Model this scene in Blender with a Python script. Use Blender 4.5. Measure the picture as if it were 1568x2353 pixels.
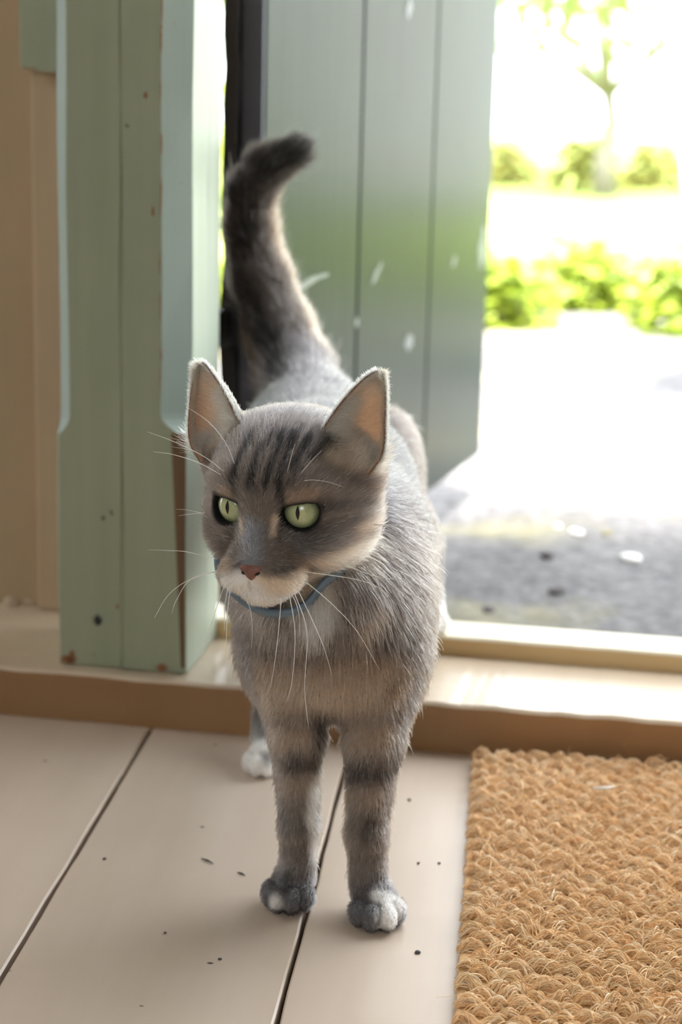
import bpy, bmesh, math, os
import numpy as np
from mathutils import Matrix, Vector

for o in list(bpy.data.objects):
    bpy.data.objects.remove(o, do_unlink=True)
scene = bpy.context.scene
COL = scene.collection
rng = np.random.default_rng(7)

# ------------------------------------------------------------------ camera
cam_d = bpy.data.cameras.new('camera')
cam = bpy.data.objects.new('camera', cam_d)
COL.objects.link(cam)
CAM_RIGHT = Vector((0.99483222, 0.09856328, 0.02437495))
CAM_UP = Vector((-0.04543972, 0.21751897, 0.97499781))
CAM_FWD = Vector((-0.09079697, 0.97106682, -0.22087357))
CAM_H = 0.47
m = Matrix.Identity(4)
for r in range(3):
    m[r][0], m[r][1], m[r][2] = CAM_RIGHT[r], CAM_UP[r], -CAM_FWD[r]
m[2][3] = CAM_H
cam.matrix_world = m
cam_d.sensor_fit = 'VERTICAL'
cam_d.sensor_height = 36.0
cam_d.sensor_width = 24.0
cam_d.lens = 4000.0 / 2353.0 * 36.0
cam_d.clip_start = 0.02
cam_d.clip_end = 200
cam_d.dof.use_dof = True
cam_d.dof.focus_distance = 0.965
cam_d.dof.aperture_fstop = 6.5
scene.camera = cam

# ------------------------------------------------------------------ light
world = bpy.data.worlds.new('world')
scene.world = world
world.use_nodes = True
wn = world.node_tree
wn.nodes['Background'].inputs[0].default_value = (0.90, 0.95, 1.0, 1)
wn.nodes['Background'].inputs[1].default_value = 1.3
sun_d = bpy.data.lights.new('sun', 'SUN')
sun_d.energy = 6.5
sun_d.angle = math.radians(15.0)
sun_d.color = (1.0, 0.95, 0.86)
sun = bpy.data.objects.new('sun', sun_d)
COL.objects.link(sun)
SUN_DIR = Vector((-0.12, 0.30, -0.95)).normalized()
sun.rotation_euler = SUN_DIR.to_track_quat('-Z', 'Y').to_euler()
sun.location = (0, 0, 6)
vs = scene.view_settings
vs.view_transform = 'Standard'
vs.look = 'None'
vs.exposure = 2.32
vs.gamma = 1.0
vs.use_curve_mapping = False
scene.cycles.max_bounces = 8
scene.cycles.adaptive_threshold = 0.04
scene.cycles.transparent_max_bounces = 8

# ------------------------------------------------------------------ helpers
def lin(r, g, b):
    def f(c):
        c /= 255.0
        return c / 12.92 if c <= 0.04045 else ((c + 0.055) / 1.055) ** 2.4
    return (f(r), f(g), f(b), 1.0)

def add_obj(name, mesh, mat=None, parent=None, label=None, cat=None, group=None, kind=None):
    o = bpy.data.objects.new(name, mesh)
    COL.objects.link(o)
    if mat is not None and mesh is not None and hasattr(mesh, 'materials') and not len(mesh.materials):
        mesh.materials.append(mat)
    if parent is not None:
        o.parent = parent
    tag(o, label, cat, group, kind)
    return o

def tag(o, label=None, cat=None, group=None, kind=None):
    if label: o['label'] = label
    if cat: o['category'] = cat
    if group: o['group'] = group
    if kind: o['kind'] = kind

def empty(name, loc=(0, 0, 0), **kw):
    o = bpy.data.objects.new(name, None)
    o.empty_display_size = 0.05
    o.location = loc
    COL.objects.link(o)
    tag(o, **kw)
    return o

def mesh_from(name, verts, faces, smooth=False):
    me = bpy.data.meshes.new(name)
    me.from_pydata([tuple(map(float, v)) for v in verts], [], [tuple(map(int, f)) for f in faces])
    me.validate()
    me.update()
    if smooth:
        me.polygons.foreach_set('use_smooth', [True] * len(me.polygons))
    return me

def bm_mesh(bm, name, smooth=False):
    me = bpy.data.meshes.new(name)
    bmesh.ops.recalc_face_normals(bm, faces=bm.faces)
    bm.to_mesh(me)
    bm.free()
    if smooth:
        me.polygons.foreach_set('use_smooth', [True] * len(me.polygons))
    return me

def box_bm(bm, x0, x1, y0, y1, z0, z1, bevel=0.0, segs=2):
    r = bmesh.ops.create_cube(bm, size=1.0)
    for v in r['verts']:
        v.co = Vector((x0 + (v.co.x + .5) * (x1 - x0), y0 + (v.co.y + .5) * (y1 - y0), z0 + (v.co.z + .5) * (z1 - z0)))
    if bevel > 0:
        es = list({e for v in r['verts'] for e in v.link_edges})
        bmesh.ops.bevel(bm, geom=es, offset=bevel, segments=segs, affect='EDGES', profile=0.6)

def box_mesh(name, x0, x1, y0, y1, z0, z1, bevel=0.0, segs=2):
    bm = bmesh.new()
    box_bm(bm, x0, x1, y0, y1, z0, z1, bevel, segs)
    return bm_mesh(bm, name)

def rough_edges(me, amp, scale, seed=0):
    """uneven, hand-planed edges: pushes vertices about by smooth noise"""
    from mathutils import noise
    off = Vector((seed * 7.1, seed * 3.3, seed * 1.7))
    for v in me.vertices:
        v.co += noise.noise_vector((v.co + off) * scale) * amp
    me.update()

def tube_mesh(name, pts, radii, sides=6, caps=True):
    pts = [Vector(p) for p in pts]
    verts, faces = [], []
    up = Vector((0.13, 0.21, 0.97))
    n = len(pts)
    for i, p in enumerate(pts):
        t = (pts[min(i + 1, n - 1)] - pts[max(i - 1, 0)]).normalized()
        a = t.cross(up)
        if a.length < 1e-4: a = t.cross(Vector((1, 0, 0)))
        a.normalize(); b = t.cross(a).normalized()
        for s in range(sides):
            an = 2 * math.pi * s / sides
            verts.append(p + (a * math.cos(an) + b * math.sin(an)) * radii[i])
    for i in range(n - 1):
        for s in range(sides):
            s2 = (s + 1) % sides
            faces.append((i * sides + s, i * sides + s2, (i + 1) * sides + s2, (i + 1) * sides + s))
    if caps:
        faces.append(tuple(range(sides))[::-1])
        faces.append(tuple((n - 1) * sides + s for s in range(sides)))
    return mesh_from(name, verts, faces, True)

# ---- materials
class NT:
    def __init__(self, name):
        self.m = bpy.data.materials.new(name)
        self.m.use_nodes = True
        self.t = self.m.node_tree
        self.b = self.t.nodes['Principled BSDF']
        self.out = self.t.nodes['Material Output']
    def n(self, typ, **kw):
        nd = self.t.nodes.new(typ)
        for k, v in kw.items():
            if k.startswith('i_'):
                key = k[2:]
                key = int(key) if key.isdigit() else key.replace('_', ' ')
                nd.inputs[key].default_value = v
            else:
                setattr(nd, k, v)
        return nd
    def l(self, a, b):
        self.t.links.new(a, b)
    def coords(self, scale=(1, 1, 1), loc=(0, 0, 0)):
        tc = self.n('ShaderNodeTexCoord')
        mp = self.n('ShaderNodeMapping')
        mp.inputs['Scale'].default_value = scale
        mp.inputs['Location'].default_value = loc
        self.l(tc.outputs['Object'], mp.inputs['Vector'])
        return mp.outputs[0]
    def noise(self, vec, scale, detail=4, rough=0.55):
        nd = self.n('ShaderNodeTexNoise')
        nd.inputs['Scale'].default_value = scale
        nd.inputs['Detail'].default_value = detail
        nd.inputs['Roughness'].default_value = rough
        self.l(vec, nd.inputs['Vector'])
        return nd.outputs['Fac']
    def ramp(self, fac, stops):
        r = self.n('ShaderNodeValToRGB')
        el = r.color_ramp.elements
        while len(el) > 1: el.remove(el[0])
        el[0].position, el[0].color = stops[0]
        for p, c in stops[1:]:
            e = el.new(p); e.color = c
        self.l(fac, r.inputs[0])
        return r.outputs[0]
    def mix(self, fac, a, b, blend='MIX'):
        mx = self.n('ShaderNodeMix', data_type='RGBA', blend_type=blend)
        for sock, v in ((mx.inputs[0], fac), (mx.inputs[6], a), (mx.inputs[7], b)):
            if hasattr(v, 'is_linked') or hasattr(v, 'links'): self.l(v, sock)
            else: sock.default_value = v
        return mx.outputs[2]
    def bump(self, h, strength=0.3, dist=0.001):
        b = self.n('ShaderNodeBump')
        b.inputs['Strength'].default_value = strength
        b.inputs['Distance'].default_value = dist
        self.l(h, b.inputs['Height'])
        self.l(b.outputs[0], self.b.inputs['Normal'])

def V4(v): return (v, v, v, 1)

def paint_mat(name, base, alt, chip, rough=0.4, grain=(30, 30, 1.5), chip_amt=0.70, chip_scale=18, speck=None, spec=0.5):
    """painted old wood: streaky colour, worn chips of bare wood, faint brush relief"""
    t = NT(name)
    cg = t.coords(grain)
    c1 = t.coords()
    g = t.noise(cg, 3.0, 6, 0.6)
    colr = t.ramp(g, [(0.3, base), (0.7, alt)])
    blot = t.noise(c1, 9.0, 3)
    colr = t.mix(0.35, colr, t.ramp(blot, [(0.35, base), (0.65, alt)]))
    ch = t.noise(c1, chip_scale, 5, 0.65)
    chm = t.ramp(ch, [(chip_amt, V4(0)), (chip_amt + 0.03, V4(1))])
    colr = t.mix(chm, colr, chip)
    if speck:
        sp = t.noise(c1, 75, 1, 0.5)
        colr = t.mix(t.ramp(sp, [(0.79, V4(0)), (0.815, V4(1))]), colr, speck)
    t.l(colr, t.b.inputs['Base Color'])
    t.b.inputs['Roughness'].default_value = rough
    t.b.inputs['Specular IOR Level'].default_value = spec
    t.bump(g, 0.25, 0.0008)
    return t.m

M = {}
M['floor'] = paint_mat('beige_floor_paint', lin(210, 193, 176), lin(201, 183, 165), lin(186, 168, 148), 0.30, (14, 1.2, 14), 0.74, 14, lin(70, 60, 52))
M['sill'] = paint_mat('beige_sill_paint', lin(214, 196, 172), lin(204, 184, 160), lin(226, 214, 198), 0.26, (1.2, 14, 14), 0.72, 16)  # sill top paler than its front: doorway light put into the colour
M['sillfront'] = paint_mat('shaded_sill_face', lin(160, 122, 84), lin(146, 108, 72), lin(176, 140, 102), 0.45, (1.2, 14, 14), 0.72, 16)  # sill front browner than the top: its shade is in the colour
M['barfront'] = paint_mat('shaded_bar_face', lin(226, 196, 146), lin(216, 184, 132), lin(120, 95, 66), 0.5, (1.5, 20, 20), 0.8, 20)  # darker strip front under a pale top: shade painted in
M['bar'] = paint_mat('cream_bar_paint', lin(238, 228, 204), lin(230, 218, 190), lin(160, 135, 100), 0.4, (1.5, 20, 20), 0.78, 20)
M['post'] = paint_mat('sage_green_paint', lin(160, 166, 142), lin(148, 155, 129), lin(140, 134, 108), 0.5, (20, 20, 0.9), 0.73, 16, lin(84, 82, 62))
M['jamb'] = paint_mat('pale_jamb_paint', lin(184, 194, 176), lin(168, 180, 162), lin(160, 122, 92), 0.5, (20, 20, 0.7), 0.70, 14)
M['chamfer'] = paint_mat('pale_blue_green_paint', lin(176, 192, 184), lin(160, 178, 170), lin(176, 128, 92), 0.5, (24, 24, 1.0), 0.66, 16)
M['wall'] = paint_mat('ochre_plaster', lin(180, 156, 124), lin(170, 146, 114), lin(190, 168, 138), 0.75, (3, 3, 1), 0.76, 10)
M['wallstrip'] = paint_mat('cream_strip_paint', lin(190, 166, 134), lin(180, 155, 124), lin(200, 180, 150), 0.6, (14, 14, 1), 0.76, 10)
M['bare'] = paint_mat('bare_brown_wood', lin(118, 92, 66), lin(92, 72, 50), lin(140, 104, 72), 0.8, (30, 30, 1.5), 0.7, 20)
M['door'] = paint_mat('grey_green_door_paint', lin(40, 56, 47), lin(29, 43, 37), lin(70, 78, 78), 0.3, (26, 26, 0.8), 0.735, 11, None, 0.075)
M['dooredge'] = paint_mat('dark_door_edge', lin(58, 60, 66), lin(44, 46, 52), lin(30, 28, 28), 0.6, (26, 26, 1.2), 0.68, 14)
M['doorgrey'] = paint_mat('slate_door_edge', lin(84, 88, 98), lin(72, 76, 86), lin(60, 62, 70), 0.6, (26, 26, 1.2), 0.72, 14)
M['black'] = paint_mat('blackened_iron', lin(40, 38, 36), lin(30, 28, 28), lin(60, 48, 40), 0.5)
M['roomwall'] = paint_mat('warm_room_wall', lin(204, 198, 188), lin(196, 190, 180), lin(204, 198, 188), 0.8)

# ------------------------------------------------------------------ the setting
# the door wall stands turned a little against the floor boards: wall frame origin + angle
WO = Vector((0, 1.252, 0)); WA = -0.085
def wall_root(name, **kw):
    e = empty(name, WO, **kw)
    e.rotation_euler = (0, 0, WA)
    return e
def W2(x, y, z):
    c, s = math.cos(WA), math.sin(WA)
    return Vector((WO.x + c * x - s * y, WO.y + s * x + c * y, z))

# floor of separate boards
floor = empty('floor', (0, 0, 0), label='beige painted floorboards running towards the open doorway', kind='structure')
GAP = 0.0032
xs = [-1.212 + 0.158 * k for k in range(17)]
xs = [x - 0.264 + 0.264 for x in xs]
shift = -0.264 - xs[6]
xs = [x + shift for x in xs]
def plank(x0, x1, seed):
    r = np.random.default_rng(seed)
    ny = 120
    y = np.linspace(-1.6, 1.2, ny)
    def wob():
        w = np.zeros(ny)
        for f, a in ((3, .0002), (9, .0003), (31, .00035), (70, .0003)):
            w += a * np.sin(f * y + r.uniform(0, 6.28)) * r.uniform(.4, 1)
        w += r.normal(0, .00016, ny)
        return w
    lw, rw = wob(), wob()
    verts, faces = [], []
    yend = 1.252 + 0.09 * 0.0
    for i in range(ny):
        yy = y[i]
        if i == ny - 1:
            yl, yr = W2(x0, 0.02, 0).y, W2(x1, 0.02, 0).y
        else:
            yl = yr = yy
        a, b = x0 + GAP / 2 + lw[i], x1 - GAP / 2 + rw[i]
        bev = 0.0012
        row = [(a, yl, -0.022), (a, yl, -bev), (a + bev, yl, 0.0), ((a + b) / 2, (yl + yr) / 2, 0.0), (b - bev, yr, 0.0), (b, yr, -bev), (b, yr, -0.022)]
        verts += row
    for i in range(ny - 1):
        for k in range(6):
            p = i * 7 + k
            faces.append((p, p + 1, p + 8, p + 7))
    faces.append(tuple(range(7)))
    faces.append(tuple(range((ny - 1) * 7, ny * 7))[::-1])
    return mesh_from('floor_board', verts, faces)
for k in range(len(xs) - 1):
    add_obj('floor_board', plank(xs[k], xs[k + 1], k), M['floor'], floor)
M['dark'] = paint_mat('dark_gap', lin(46, 38, 32), lin(36, 30, 26), lin(46, 38, 32), 0.9)
add_obj('subfloor', box_mesh('subfloor', xs[0], xs[-1], -1.6, 1.30, -0.06, -0.0225), M['dark'], floor)

# sill and threshold strip
def wavy_box(name, x0, x1, y0, y1, z0, z1, bev, amp, seed, nx=160, mats=None):
    r = np.random.default_rng(seed)
    X = np.linspace(x0, x1, nx)
    prof = [(y0, z0), (y0, z1 - bev), (y0 + bev, z1), (y1 - bev, z1), (y1, z1 - bev), (y1, z0)]
    verts, faces = [], []
    w = np.zeros((nx, 2))
    for f in (4, 11, 27, 63, 130):
        w += amp * np.sin(f * X[:, None] + r.uniform(0, 6.28, 2)) * r.uniform(.3, .7, 2)
    w += r.normal(0, amp * .25, (nx, 2))
    for i in range(nx):
        for j, (yy, zz) in enumerate(prof):
            dy = w[i, 0] if j in (1, 2) else 0
            dz = w[i, 1] * .7 if j in (1, 2) else 0
            verts.append((X[i], yy + dy, zz - abs(dz) * .6))
    for i in range(nx - 1):
        for j in range(5):
            p = i * 6 + j
            faces.append((p, p + 1, p + 7, p + 6))
        faces.append((i * 6 + 5, i * 6, i * 6 + 6, i * 6 + 11))
    faces.append(tuple(range(6)))
    faces.append(tuple(range((nx - 1) * 6, nx * 6))[::-1])
    me = mesh_from(name, verts, faces)
    for mm in mats: me.materials.append(mm)
    for p in me.polygons:
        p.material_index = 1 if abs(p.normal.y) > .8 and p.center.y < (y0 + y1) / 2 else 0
    return me

sill = wall_root('trim_1', label='raised beige painted door sill with worn front edge', kind='structure')
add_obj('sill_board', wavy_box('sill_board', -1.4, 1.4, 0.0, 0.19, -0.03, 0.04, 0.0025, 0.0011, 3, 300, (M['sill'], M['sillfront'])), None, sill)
bar = wall_root('trim_2', label='narrow cream wooden threshold strip lying on the back of the sill', kind='structure')
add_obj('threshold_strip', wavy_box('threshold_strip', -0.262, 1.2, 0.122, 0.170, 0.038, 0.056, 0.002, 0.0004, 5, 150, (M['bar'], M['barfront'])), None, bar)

# left part of the wall: ochre panel, cream strip, corner shadow board
wl = wall_root('wall_left', label='ochre plastered wall left of the green door post', kind='structure')
add_obj('plaster_panel', box_mesh('plaster_panel', -1.4, -0.4175, 0.170, 0.30, 0.04, 2.25), M['wall'], wl)
add_obj('edge_strip', box_mesh('edge_strip', -0.4175, -0.335, 0.160, 0.29, 0.04, 2.25, 0.003), M['wallstrip'], wl)
wr = wall_root('wall_right', label='wall on the far side of the doorway and over it', kind='structure')
add_obj('wall_panel', box_mesh('wall_panel', 0.95, 1.95, 0.02, 0.22, 0.04, 2.25), M['roomwall'], wr)
wt = wall_root('wall_top', label='wall over the doorway', kind='structure')
add_obj('lintel', box_mesh('lintel', -1.4, 1.95, 0.02, 0.22, 1.952, 2.275), M['roomwall'], wt)

# the green post with stop chamfers
post = wall_root('door_post', label='sage green chamfered wooden door post standing on the sill', cat='door post')
def post_mesh():
    xl, xr, yf, yb = -0.3470, -0.2430, 0.018, 0.078
    zs = [0.0405, 0.06, 0.10, 0.14, 0.17, 0.2, 0.22, 0.226, 0.230, 0.234, 0.238, 0.242, 0.246, 0.250, 0.26, 0.3, 0.36, 0.42, 0.48, 0.54, 0.6, 0.75, 1.0, 1.5, 1.95]
    def ch(z, z0):
        t = min(max((z - z0) / 0.016, 0), 1)
        return math.sin(t * math.pi / 2) ** 0.8 if t > 0 else 0.0
    verts, faces, mats = [], [], []
    g = -0.2945
    for z in zs:
        cr = 0.0015 + 0.0185 * ch(z, 0.230)
        cl = 0.0015 + 0.009 * ch(z, 0.226)
        gd = 0.0016
        ring = [(xl, yb), (xl, yf + cl), (xl + cl, yf), (g - .0012, yf), (g, yf + gd), (g + .0012, yf), (xr - cr, yf), (xr, yf + cr * 0.75), (xr, yb)]
        verts += [(x + .0006 * math.sin(z * 23 + i), y + .0005 * math.sin(z * 31 + 2 * i), z) for i, (x, y) in enumerate(ring)]
    n = 9
    for i in range(len(zs) - 1):
        for k in range(n):
            k2 = (k + 1) % n
            faces.append((i * n + k, i * n + k2, (i + 1) * n + k2, (i + 1) * n + k))
            mats.append({1: 1, 6: 1, 7: 2}.get(k, 0) if zs[i] >= 0.225 or k == 7 else 0)
    faces.append(tuple(range(n))[::-1]); mats.append(0)
    faces.append(tuple((len(zs) - 1) * n + k for k in range(n))); mats.append(0)
    me = mesh_from('post_body', verts, faces)
    for mm in (M['post'], M['chamfer'], M['jamb']): me.materials.append(mm)
    for p, mi in zip(me.polygons, mats): p.material_index = mi
    return me
add_obj('post_body', post_mesh(), None, post)
# worn strip of bare wood below the chamfer stop, recess shade coloured in
add_obj('worn_shaded_strip', mesh_from('worn_shaded_strip', [
    (-0.2550, 0.0172, 0.232), (-0.2436, 0.0172, 0.232), (-0.2436, 0.0172, 0.045), (-0.2462, 0.0172, 0.045),
    (-0.2550, 0.022, 0.232), (-0.2436, 0.022, 0.232), (-0.2436, 0.022, 0.045), (-0.2462, 0.022, 0.045)],
    [(0, 1, 2, 3), (7, 6, 5, 4), (0, 4, 5, 1), (1, 5, 6, 2), (2, 6, 7, 3), (3, 7, 4, 0)]), M['bare'], post)
# jamb boards on the opening side
add_obj('jamb_board', box_mesh('jamb_board', -0.3465, -0.2440, 0.0815, 0.1205, 0.0405, 1.95, 0.0015), M['jamb'], post)
add_obj('jamb_edge', box_mesh('jamb_edge', -0.3465, -0.2465, 0.1207, 0.128, 0.0405, 1.95, 0.001), M['bare'], post)
# iron screw heads and old knots
for (px_, pz_, rr) in ((-0.3145, 0.0786, 0.0042), (-0.3094, 0.1618, 0.0016)):
    bm = bmesh.new()
    bmesh.ops.create_uvsphere(bm, u_segments=12, v_segments=6, radius=rr)
    for v in bm.verts: v.co = Vector((px_ + v.co.x * .8, 0.0172 + v.co.y * 0.18, pz_ + v.co.z))
    add_obj('nail_head', bm_mesh(bm, 'nail_head', True), M['black'], post)
# flaked spots of bare wood along the corner and at the foot of the post
rr_ = np.random.default_rng(31)
def bare_patch(x, y, z, w, h, dx=0.0):
    n = 9
    vs_ = []
    for i in range(n + 1):
        t_ = i / n
        ww = w * math.sin(math.pi * min(max(t_, .04), .96)) ** .6 * rr_.uniform(.5, 1.1)
        for sx in (-1, 1):
            vs_.append((x + dx * t_ + sx * ww / 2, y, z + h * t_))
    vs_ += [(a_, b_ + .0008, c_) for (a_, b_, c_) in vs_]
    m_ = 2 * (n + 1)
    fs_ = [(2 * i, 2 * i + 1, 2 * i + 3, 2 * i + 2) for i in range(n)] + [(m_ + 2 * i, m_ + 2 * i + 2, m_ + 2 * i + 3, m_ + 2 * i + 1) for i in range(n)]
    fs_ += [(2 * i, 2 * i + 2, m_ + 2 * i + 2, m_ + 2 * i) for i in range(n)] + [(2 * i + 1, m_ + 2 * i + 1, m_ + 2 * i + 3, 2 * i + 3) for i in range(n)]
    add_obj('bare_patch', mesh_from('bare_patch', vs_, fs_), M['rust'], post)
M['rust'] = paint_mat('orange_bare_wood', lin(150, 104, 70), lin(126, 86, 58), lin(170, 130, 96), .8)
for zz in (.262, .285, .318, .352, .395, .408, .440, .478, .512, .530):
    bare_patch(-0.2632 + rr_.normal(0, .0004), .0172, zz, rr_.uniform(.0007, .0014), rr_.uniform(.010, .028))
for (xx, zz, w_, h_) in ((-.340, .041, .012, .007), (-.336, .041, .008, .011), (-.262, .041, .010, .006), (-.2751, .480, .003, .005), (-.2695, .395, .0022, .007), (-.2985, .089, .0022, .004)):
    bare_patch(xx, .0172, zz, w_, h_)
rail = wall_root('green_rail_end', label='short green painted block hanging beside the post top left', cat='rail')
add_obj('block', box_mesh('block', -0.4165, -0.3975, 0.135, 0.158, 0.503, 1.2, 0.002), M['post'], rail)
add_obj('block_back', box_mesh('block_back', -0.3970, -0.3475, 0.12, 0.157, 0.500, 1.2, 0.001), M['post'], rail)

# room shell that the camera stands in
ceil = add_obj('ceiling', box_mesh('ceiling', -1.7, 2.0, -2.6, 1.60, 2.28, 2.36), M['roomwall'], None, 'pale room ceiling above the doorway', None, None, 'structure')
rw = empty('wall_back', (0, 0, 0), label='warm room wall behind the camera with a window opening added for fill light', kind='structure')
WX0, WX1, WZ0, WZ1 = -0.9, 0.3, 0.9, 2.0  # unseen window opening, put in and sized for the fill light
for nm, bb in (('wall_panel', (-1.5, WX0, -0.06, 2.28)), ('wall_panel', (WX1, 2.0, -0.06, 2.28)), ('wall_panel', (WX0, WX1, -0.06, WZ0)), ('wall_panel', (WX0, WX1, WZ1, 2.28))):
    add_obj(nm, box_mesh(nm, bb[0], bb[1], -2.6, -2.5, bb[2], bb[3]), M['roomwall'], rw)
add_obj('wall_front', box_mesh('wall_front', 1.9, 2.0, -2.5, 1.35, -0.06, 2.28), M['roomwall'], None, 'warm room wall at the far right side', None, None, 'structure')
add_obj('wall_side', box_mesh('wall_side', -1.5, -1.4, -2.6, 1.35, -0.06, 2.28), M['roomwall'], None, 'warm room wall at the far left side', None, None, 'structure')

# ------------------------------------------------------------------ the open door
D = Vector((0.20808831, 0.97811004, 0)); DN = Vector((0.97811004, -0.20808831, 0))
DB = Vector((-0.030, 2.338, 0.03))
door = empty('door_1', DB, label='open grey-green plank door with glossy paint swung outwards', kind='structure')
door.rotation_euler = (0, 0, math.atan2(D.y, D.x) )
# local: x along the door towards its free edge (0 = free edge), y = away from the lit face (left), z up
seams = [-0.872, -0.592, -0.306, 0.0]
for k in range(3):
    bm = bmesh.new()
    box_bm(bm, seams[k] + 0.0022, seams[k + 1] - 0.0022, 0.0, 0.022, 0.0, 1.9, 0.0022)
    me = bm_mesh(bm, 'door_board')
    add_obj('door_board', me, M['door'], door)
add_obj('door_backing', box_mesh('door_backing', -0.868, -0.004, 0.0225, 0.036, 0.0, 1.9), M['dooredge'], door)
add_obj('hinge_edge', box_mesh('hinge_edge', -0.876, -0.8705, 0.001, 0.0195, 0.0, 1.9, 0.0008), M['doorgrey'], door)
me = box_mesh('rough_edge', -0.882, -0.869, 0.021, 0.034, 0.0, 1.9, 0.001)
bm = bmesh.new(); bm.from_mesh(me)
bmesh.ops.subdivide_edges(bm, edges=[e for e in bm.edges if abs((e.verts[0].co - e.verts[1].co).z) > 1], cuts=150)
bm.to_mesh(me); bm.free(); rough_edges(me, 0.0028, 26, 4)
add_obj('rough_edge', me, M['dooredge'], door)
for hz in (0.262, 1.45):
    add_obj('hinge', tube_mesh('hinge', [(-0.895, 0.028, hz - .016), (-0.895, 0.028, hz - .004), (-0.895, 0.028, hz + .004), (-0.895, 0.028, hz + .016)], [.008, .009, .009, .008], 12), M['black'], door)
    add_obj('hinge_plate', box_mesh('hinge_plate', -0.93, -0.87, 0.024, 0.029, hz - .013, hz + .013, .001), M['black'], door)
# scratches and flaked spots on the door face
M['flake'] = paint_mat('pale_flake', lin(108, 116, 120), lin(96, 104, 108), lin(108, 116, 120), 0.35)
def flake(cx, cz, w, h, ang=0.0, bend=0.0):
    vs_, n = [], 14
    for i in range(n + 1):
        t = -1 + 2 * i / n
        ww = math.sqrt(max(0, 1 - t * t)) * h * (1 + .25 * math.sin(5 * t + cx * 90))
        x, z = t * w, bend * (1 - t * t)
        for s in (-1, 1):
            xx, zz = x, z + s * ww
            vs_.append((cx + xx * math.cos(ang) - zz * math.sin(ang), -0.0006 if 0 < i < n else 0.0002, cz + xx * math.sin(ang) + zz * math.cos(ang)))
    fs = [(2 * i, 2 * i + 1, 2 * i + 3, 2 * i + 2) for i in range(n)]
    add_obj('paint_flake', mesh_from('paint_flake', vs_, fs), M['flake'], door)
for fl in ((-.741, .288, .055, .0032, .1, .004), (-.526, .283, .022, .0045, .5), (-.389, .195, .018, .009), (-.433, .555, .012, .008, .9), (-.042, .279, .03, .016, 1.3),
           (-.593, .238, .006, .005), (-.193, .272, .012, .006, .4)):
    flake(*fl)

# ------------------------------------------------------------------ outdoors
GZ = -0.03
def ground_mat():
    t = NT('gravel_ground')
    c = t.coords()
    n1 = t.noise(c, 2.2, 5, 0.6)
    n2 = t.noise(c, 55, 4, 0.7)
    n3 = t.noise(c, 14, 4, 0.6)
    col = t.ramp(n3, [(0.3, lin(82, 79, 82)), (0.5, lin(102, 99, 101)), (0.72, lin(128, 124, 122))])
    col = t.mix(0.55, col, t.ramp(n2, [(0.32, lin(48, 46, 50)), (0.5, lin(100, 98, 99)), (0.7, lin(150, 148, 148))]))
    moss = t.ramp(n1, [(0.52, V4(0)), (0.66, V4(0.6))])
    col = t.mix(moss, col, lin(176, 168, 120))
    t.l(col, t.b.inputs['Base Color'])
    t.b.inputs['Roughness'].default_value = 0.9
    t.bump(n2, 0.6, 0.006)
    return t.m
M['ground'] = ground_mat()
def lawn_mat():
    t = NT('lawn_grass')
    c = t.coords()
    col = t.ramp(t.noise(c, 3.0, 6, 0.65), [(0.3, lin(110, 132, 50)), (0.55, lin(146, 164, 80)), (0.75, lin(184, 190, 120))])
    t.l(col, t.b.inputs['Base Color'])
    t.b.inputs['Roughness'].default_value = 0.9
    return t.m
M['lawn'] = lawn_mat()
bm = bmesh.new()
gx = np.concatenate([np.linspace(-30, -2, 10), np.linspace(-1.6, 2.4, 90), np.linspace(3, 30, 10)])
gy = np.concatenate([np.linspace(-30, 1.0, 8), np.linspace(1.35, 4.6, 80), np.linspace(5, 60, 20)])
gv = [(x, y, GZ + (0.004 * math.sin(x * 9 + 1.3 * y) * math.cos(y * 7 - x) if 1.6 < y < 5 and abs(x) < 3 else 0) - (0.05 if y < 1.4 else 0)) for y in gy for x in gx]
nx_ = len(gx)
gf = [(j * nx_ + i, j * nx_ + i + 1, (j + 1) * nx_ + i + 1, (j + 1) * nx_ + i) for j in range(len(gy) - 1) for i in range(nx_ - 1)]
bm.free()
ground = add_obj('ground', mesh_from('ground', gv, gf, True), M['ground'], None, 'grey gravelly yard outside, sunlit beyond the shade of the house', None, None, 'structure')
lawn_me = mesh_from('lawn', [(-30, 5.0, GZ + .012), (30, 5.0, GZ + .012), (30, 60, GZ + .05), (-30, 60, GZ + .05)], [(0, 1, 2, 3)])
add_obj('lawn', lawn_me, M['lawn'], None, 'bright sunlit lawn behind the row of leafy plants', None, None, 'structure')

def leaf_mat(name, a, b, trans=0.5):
    t = NT(name)
    oi = t.n('ShaderNodeTexCoord')
    nz = t.noise(oi.outputs['Object'], 14, 2)
    col = t.ramp(nz, [(0.35, a), (0.65, b)])
    tr = t.n('ShaderNodeBsdfTranslucent')
    t.l(col, tr.inputs['Color']); t.l(col, t.b.inputs['Base Color'])
    t.b.inputs['Roughness'].default_value = 0.5
    mx = t.n('ShaderNodeMixShader'); mx.inputs[0].default_value = trans
    t.l(t.b.outputs[0], mx.inputs[1]); t.l(tr.outputs[0], mx.inputs[2])
    t.l(mx.outputs[0], t.out.inputs['Surface'])
    return t.m
M['leaf'] = leaf_mat('fresh_leaf', lin(118, 140, 30), lin(158, 172, 62))
M['leaf2'] = leaf_mat('pale_leaf', lin(108, 128, 64), lin(140, 154, 92))
M['leaf3'] = leaf_mat('olive_leaf', lin(132, 138, 60), lin(168, 160, 90))
M['stem'] = paint_mat('green_stem', lin(120, 140, 60), lin(100, 124, 50), lin(120, 140, 60), 0.7)
M['bark'] = paint_mat('grey_bark', lin(134, 128, 120), lin(110, 104, 98), lin(150, 142, 136), 0.9)

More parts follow.
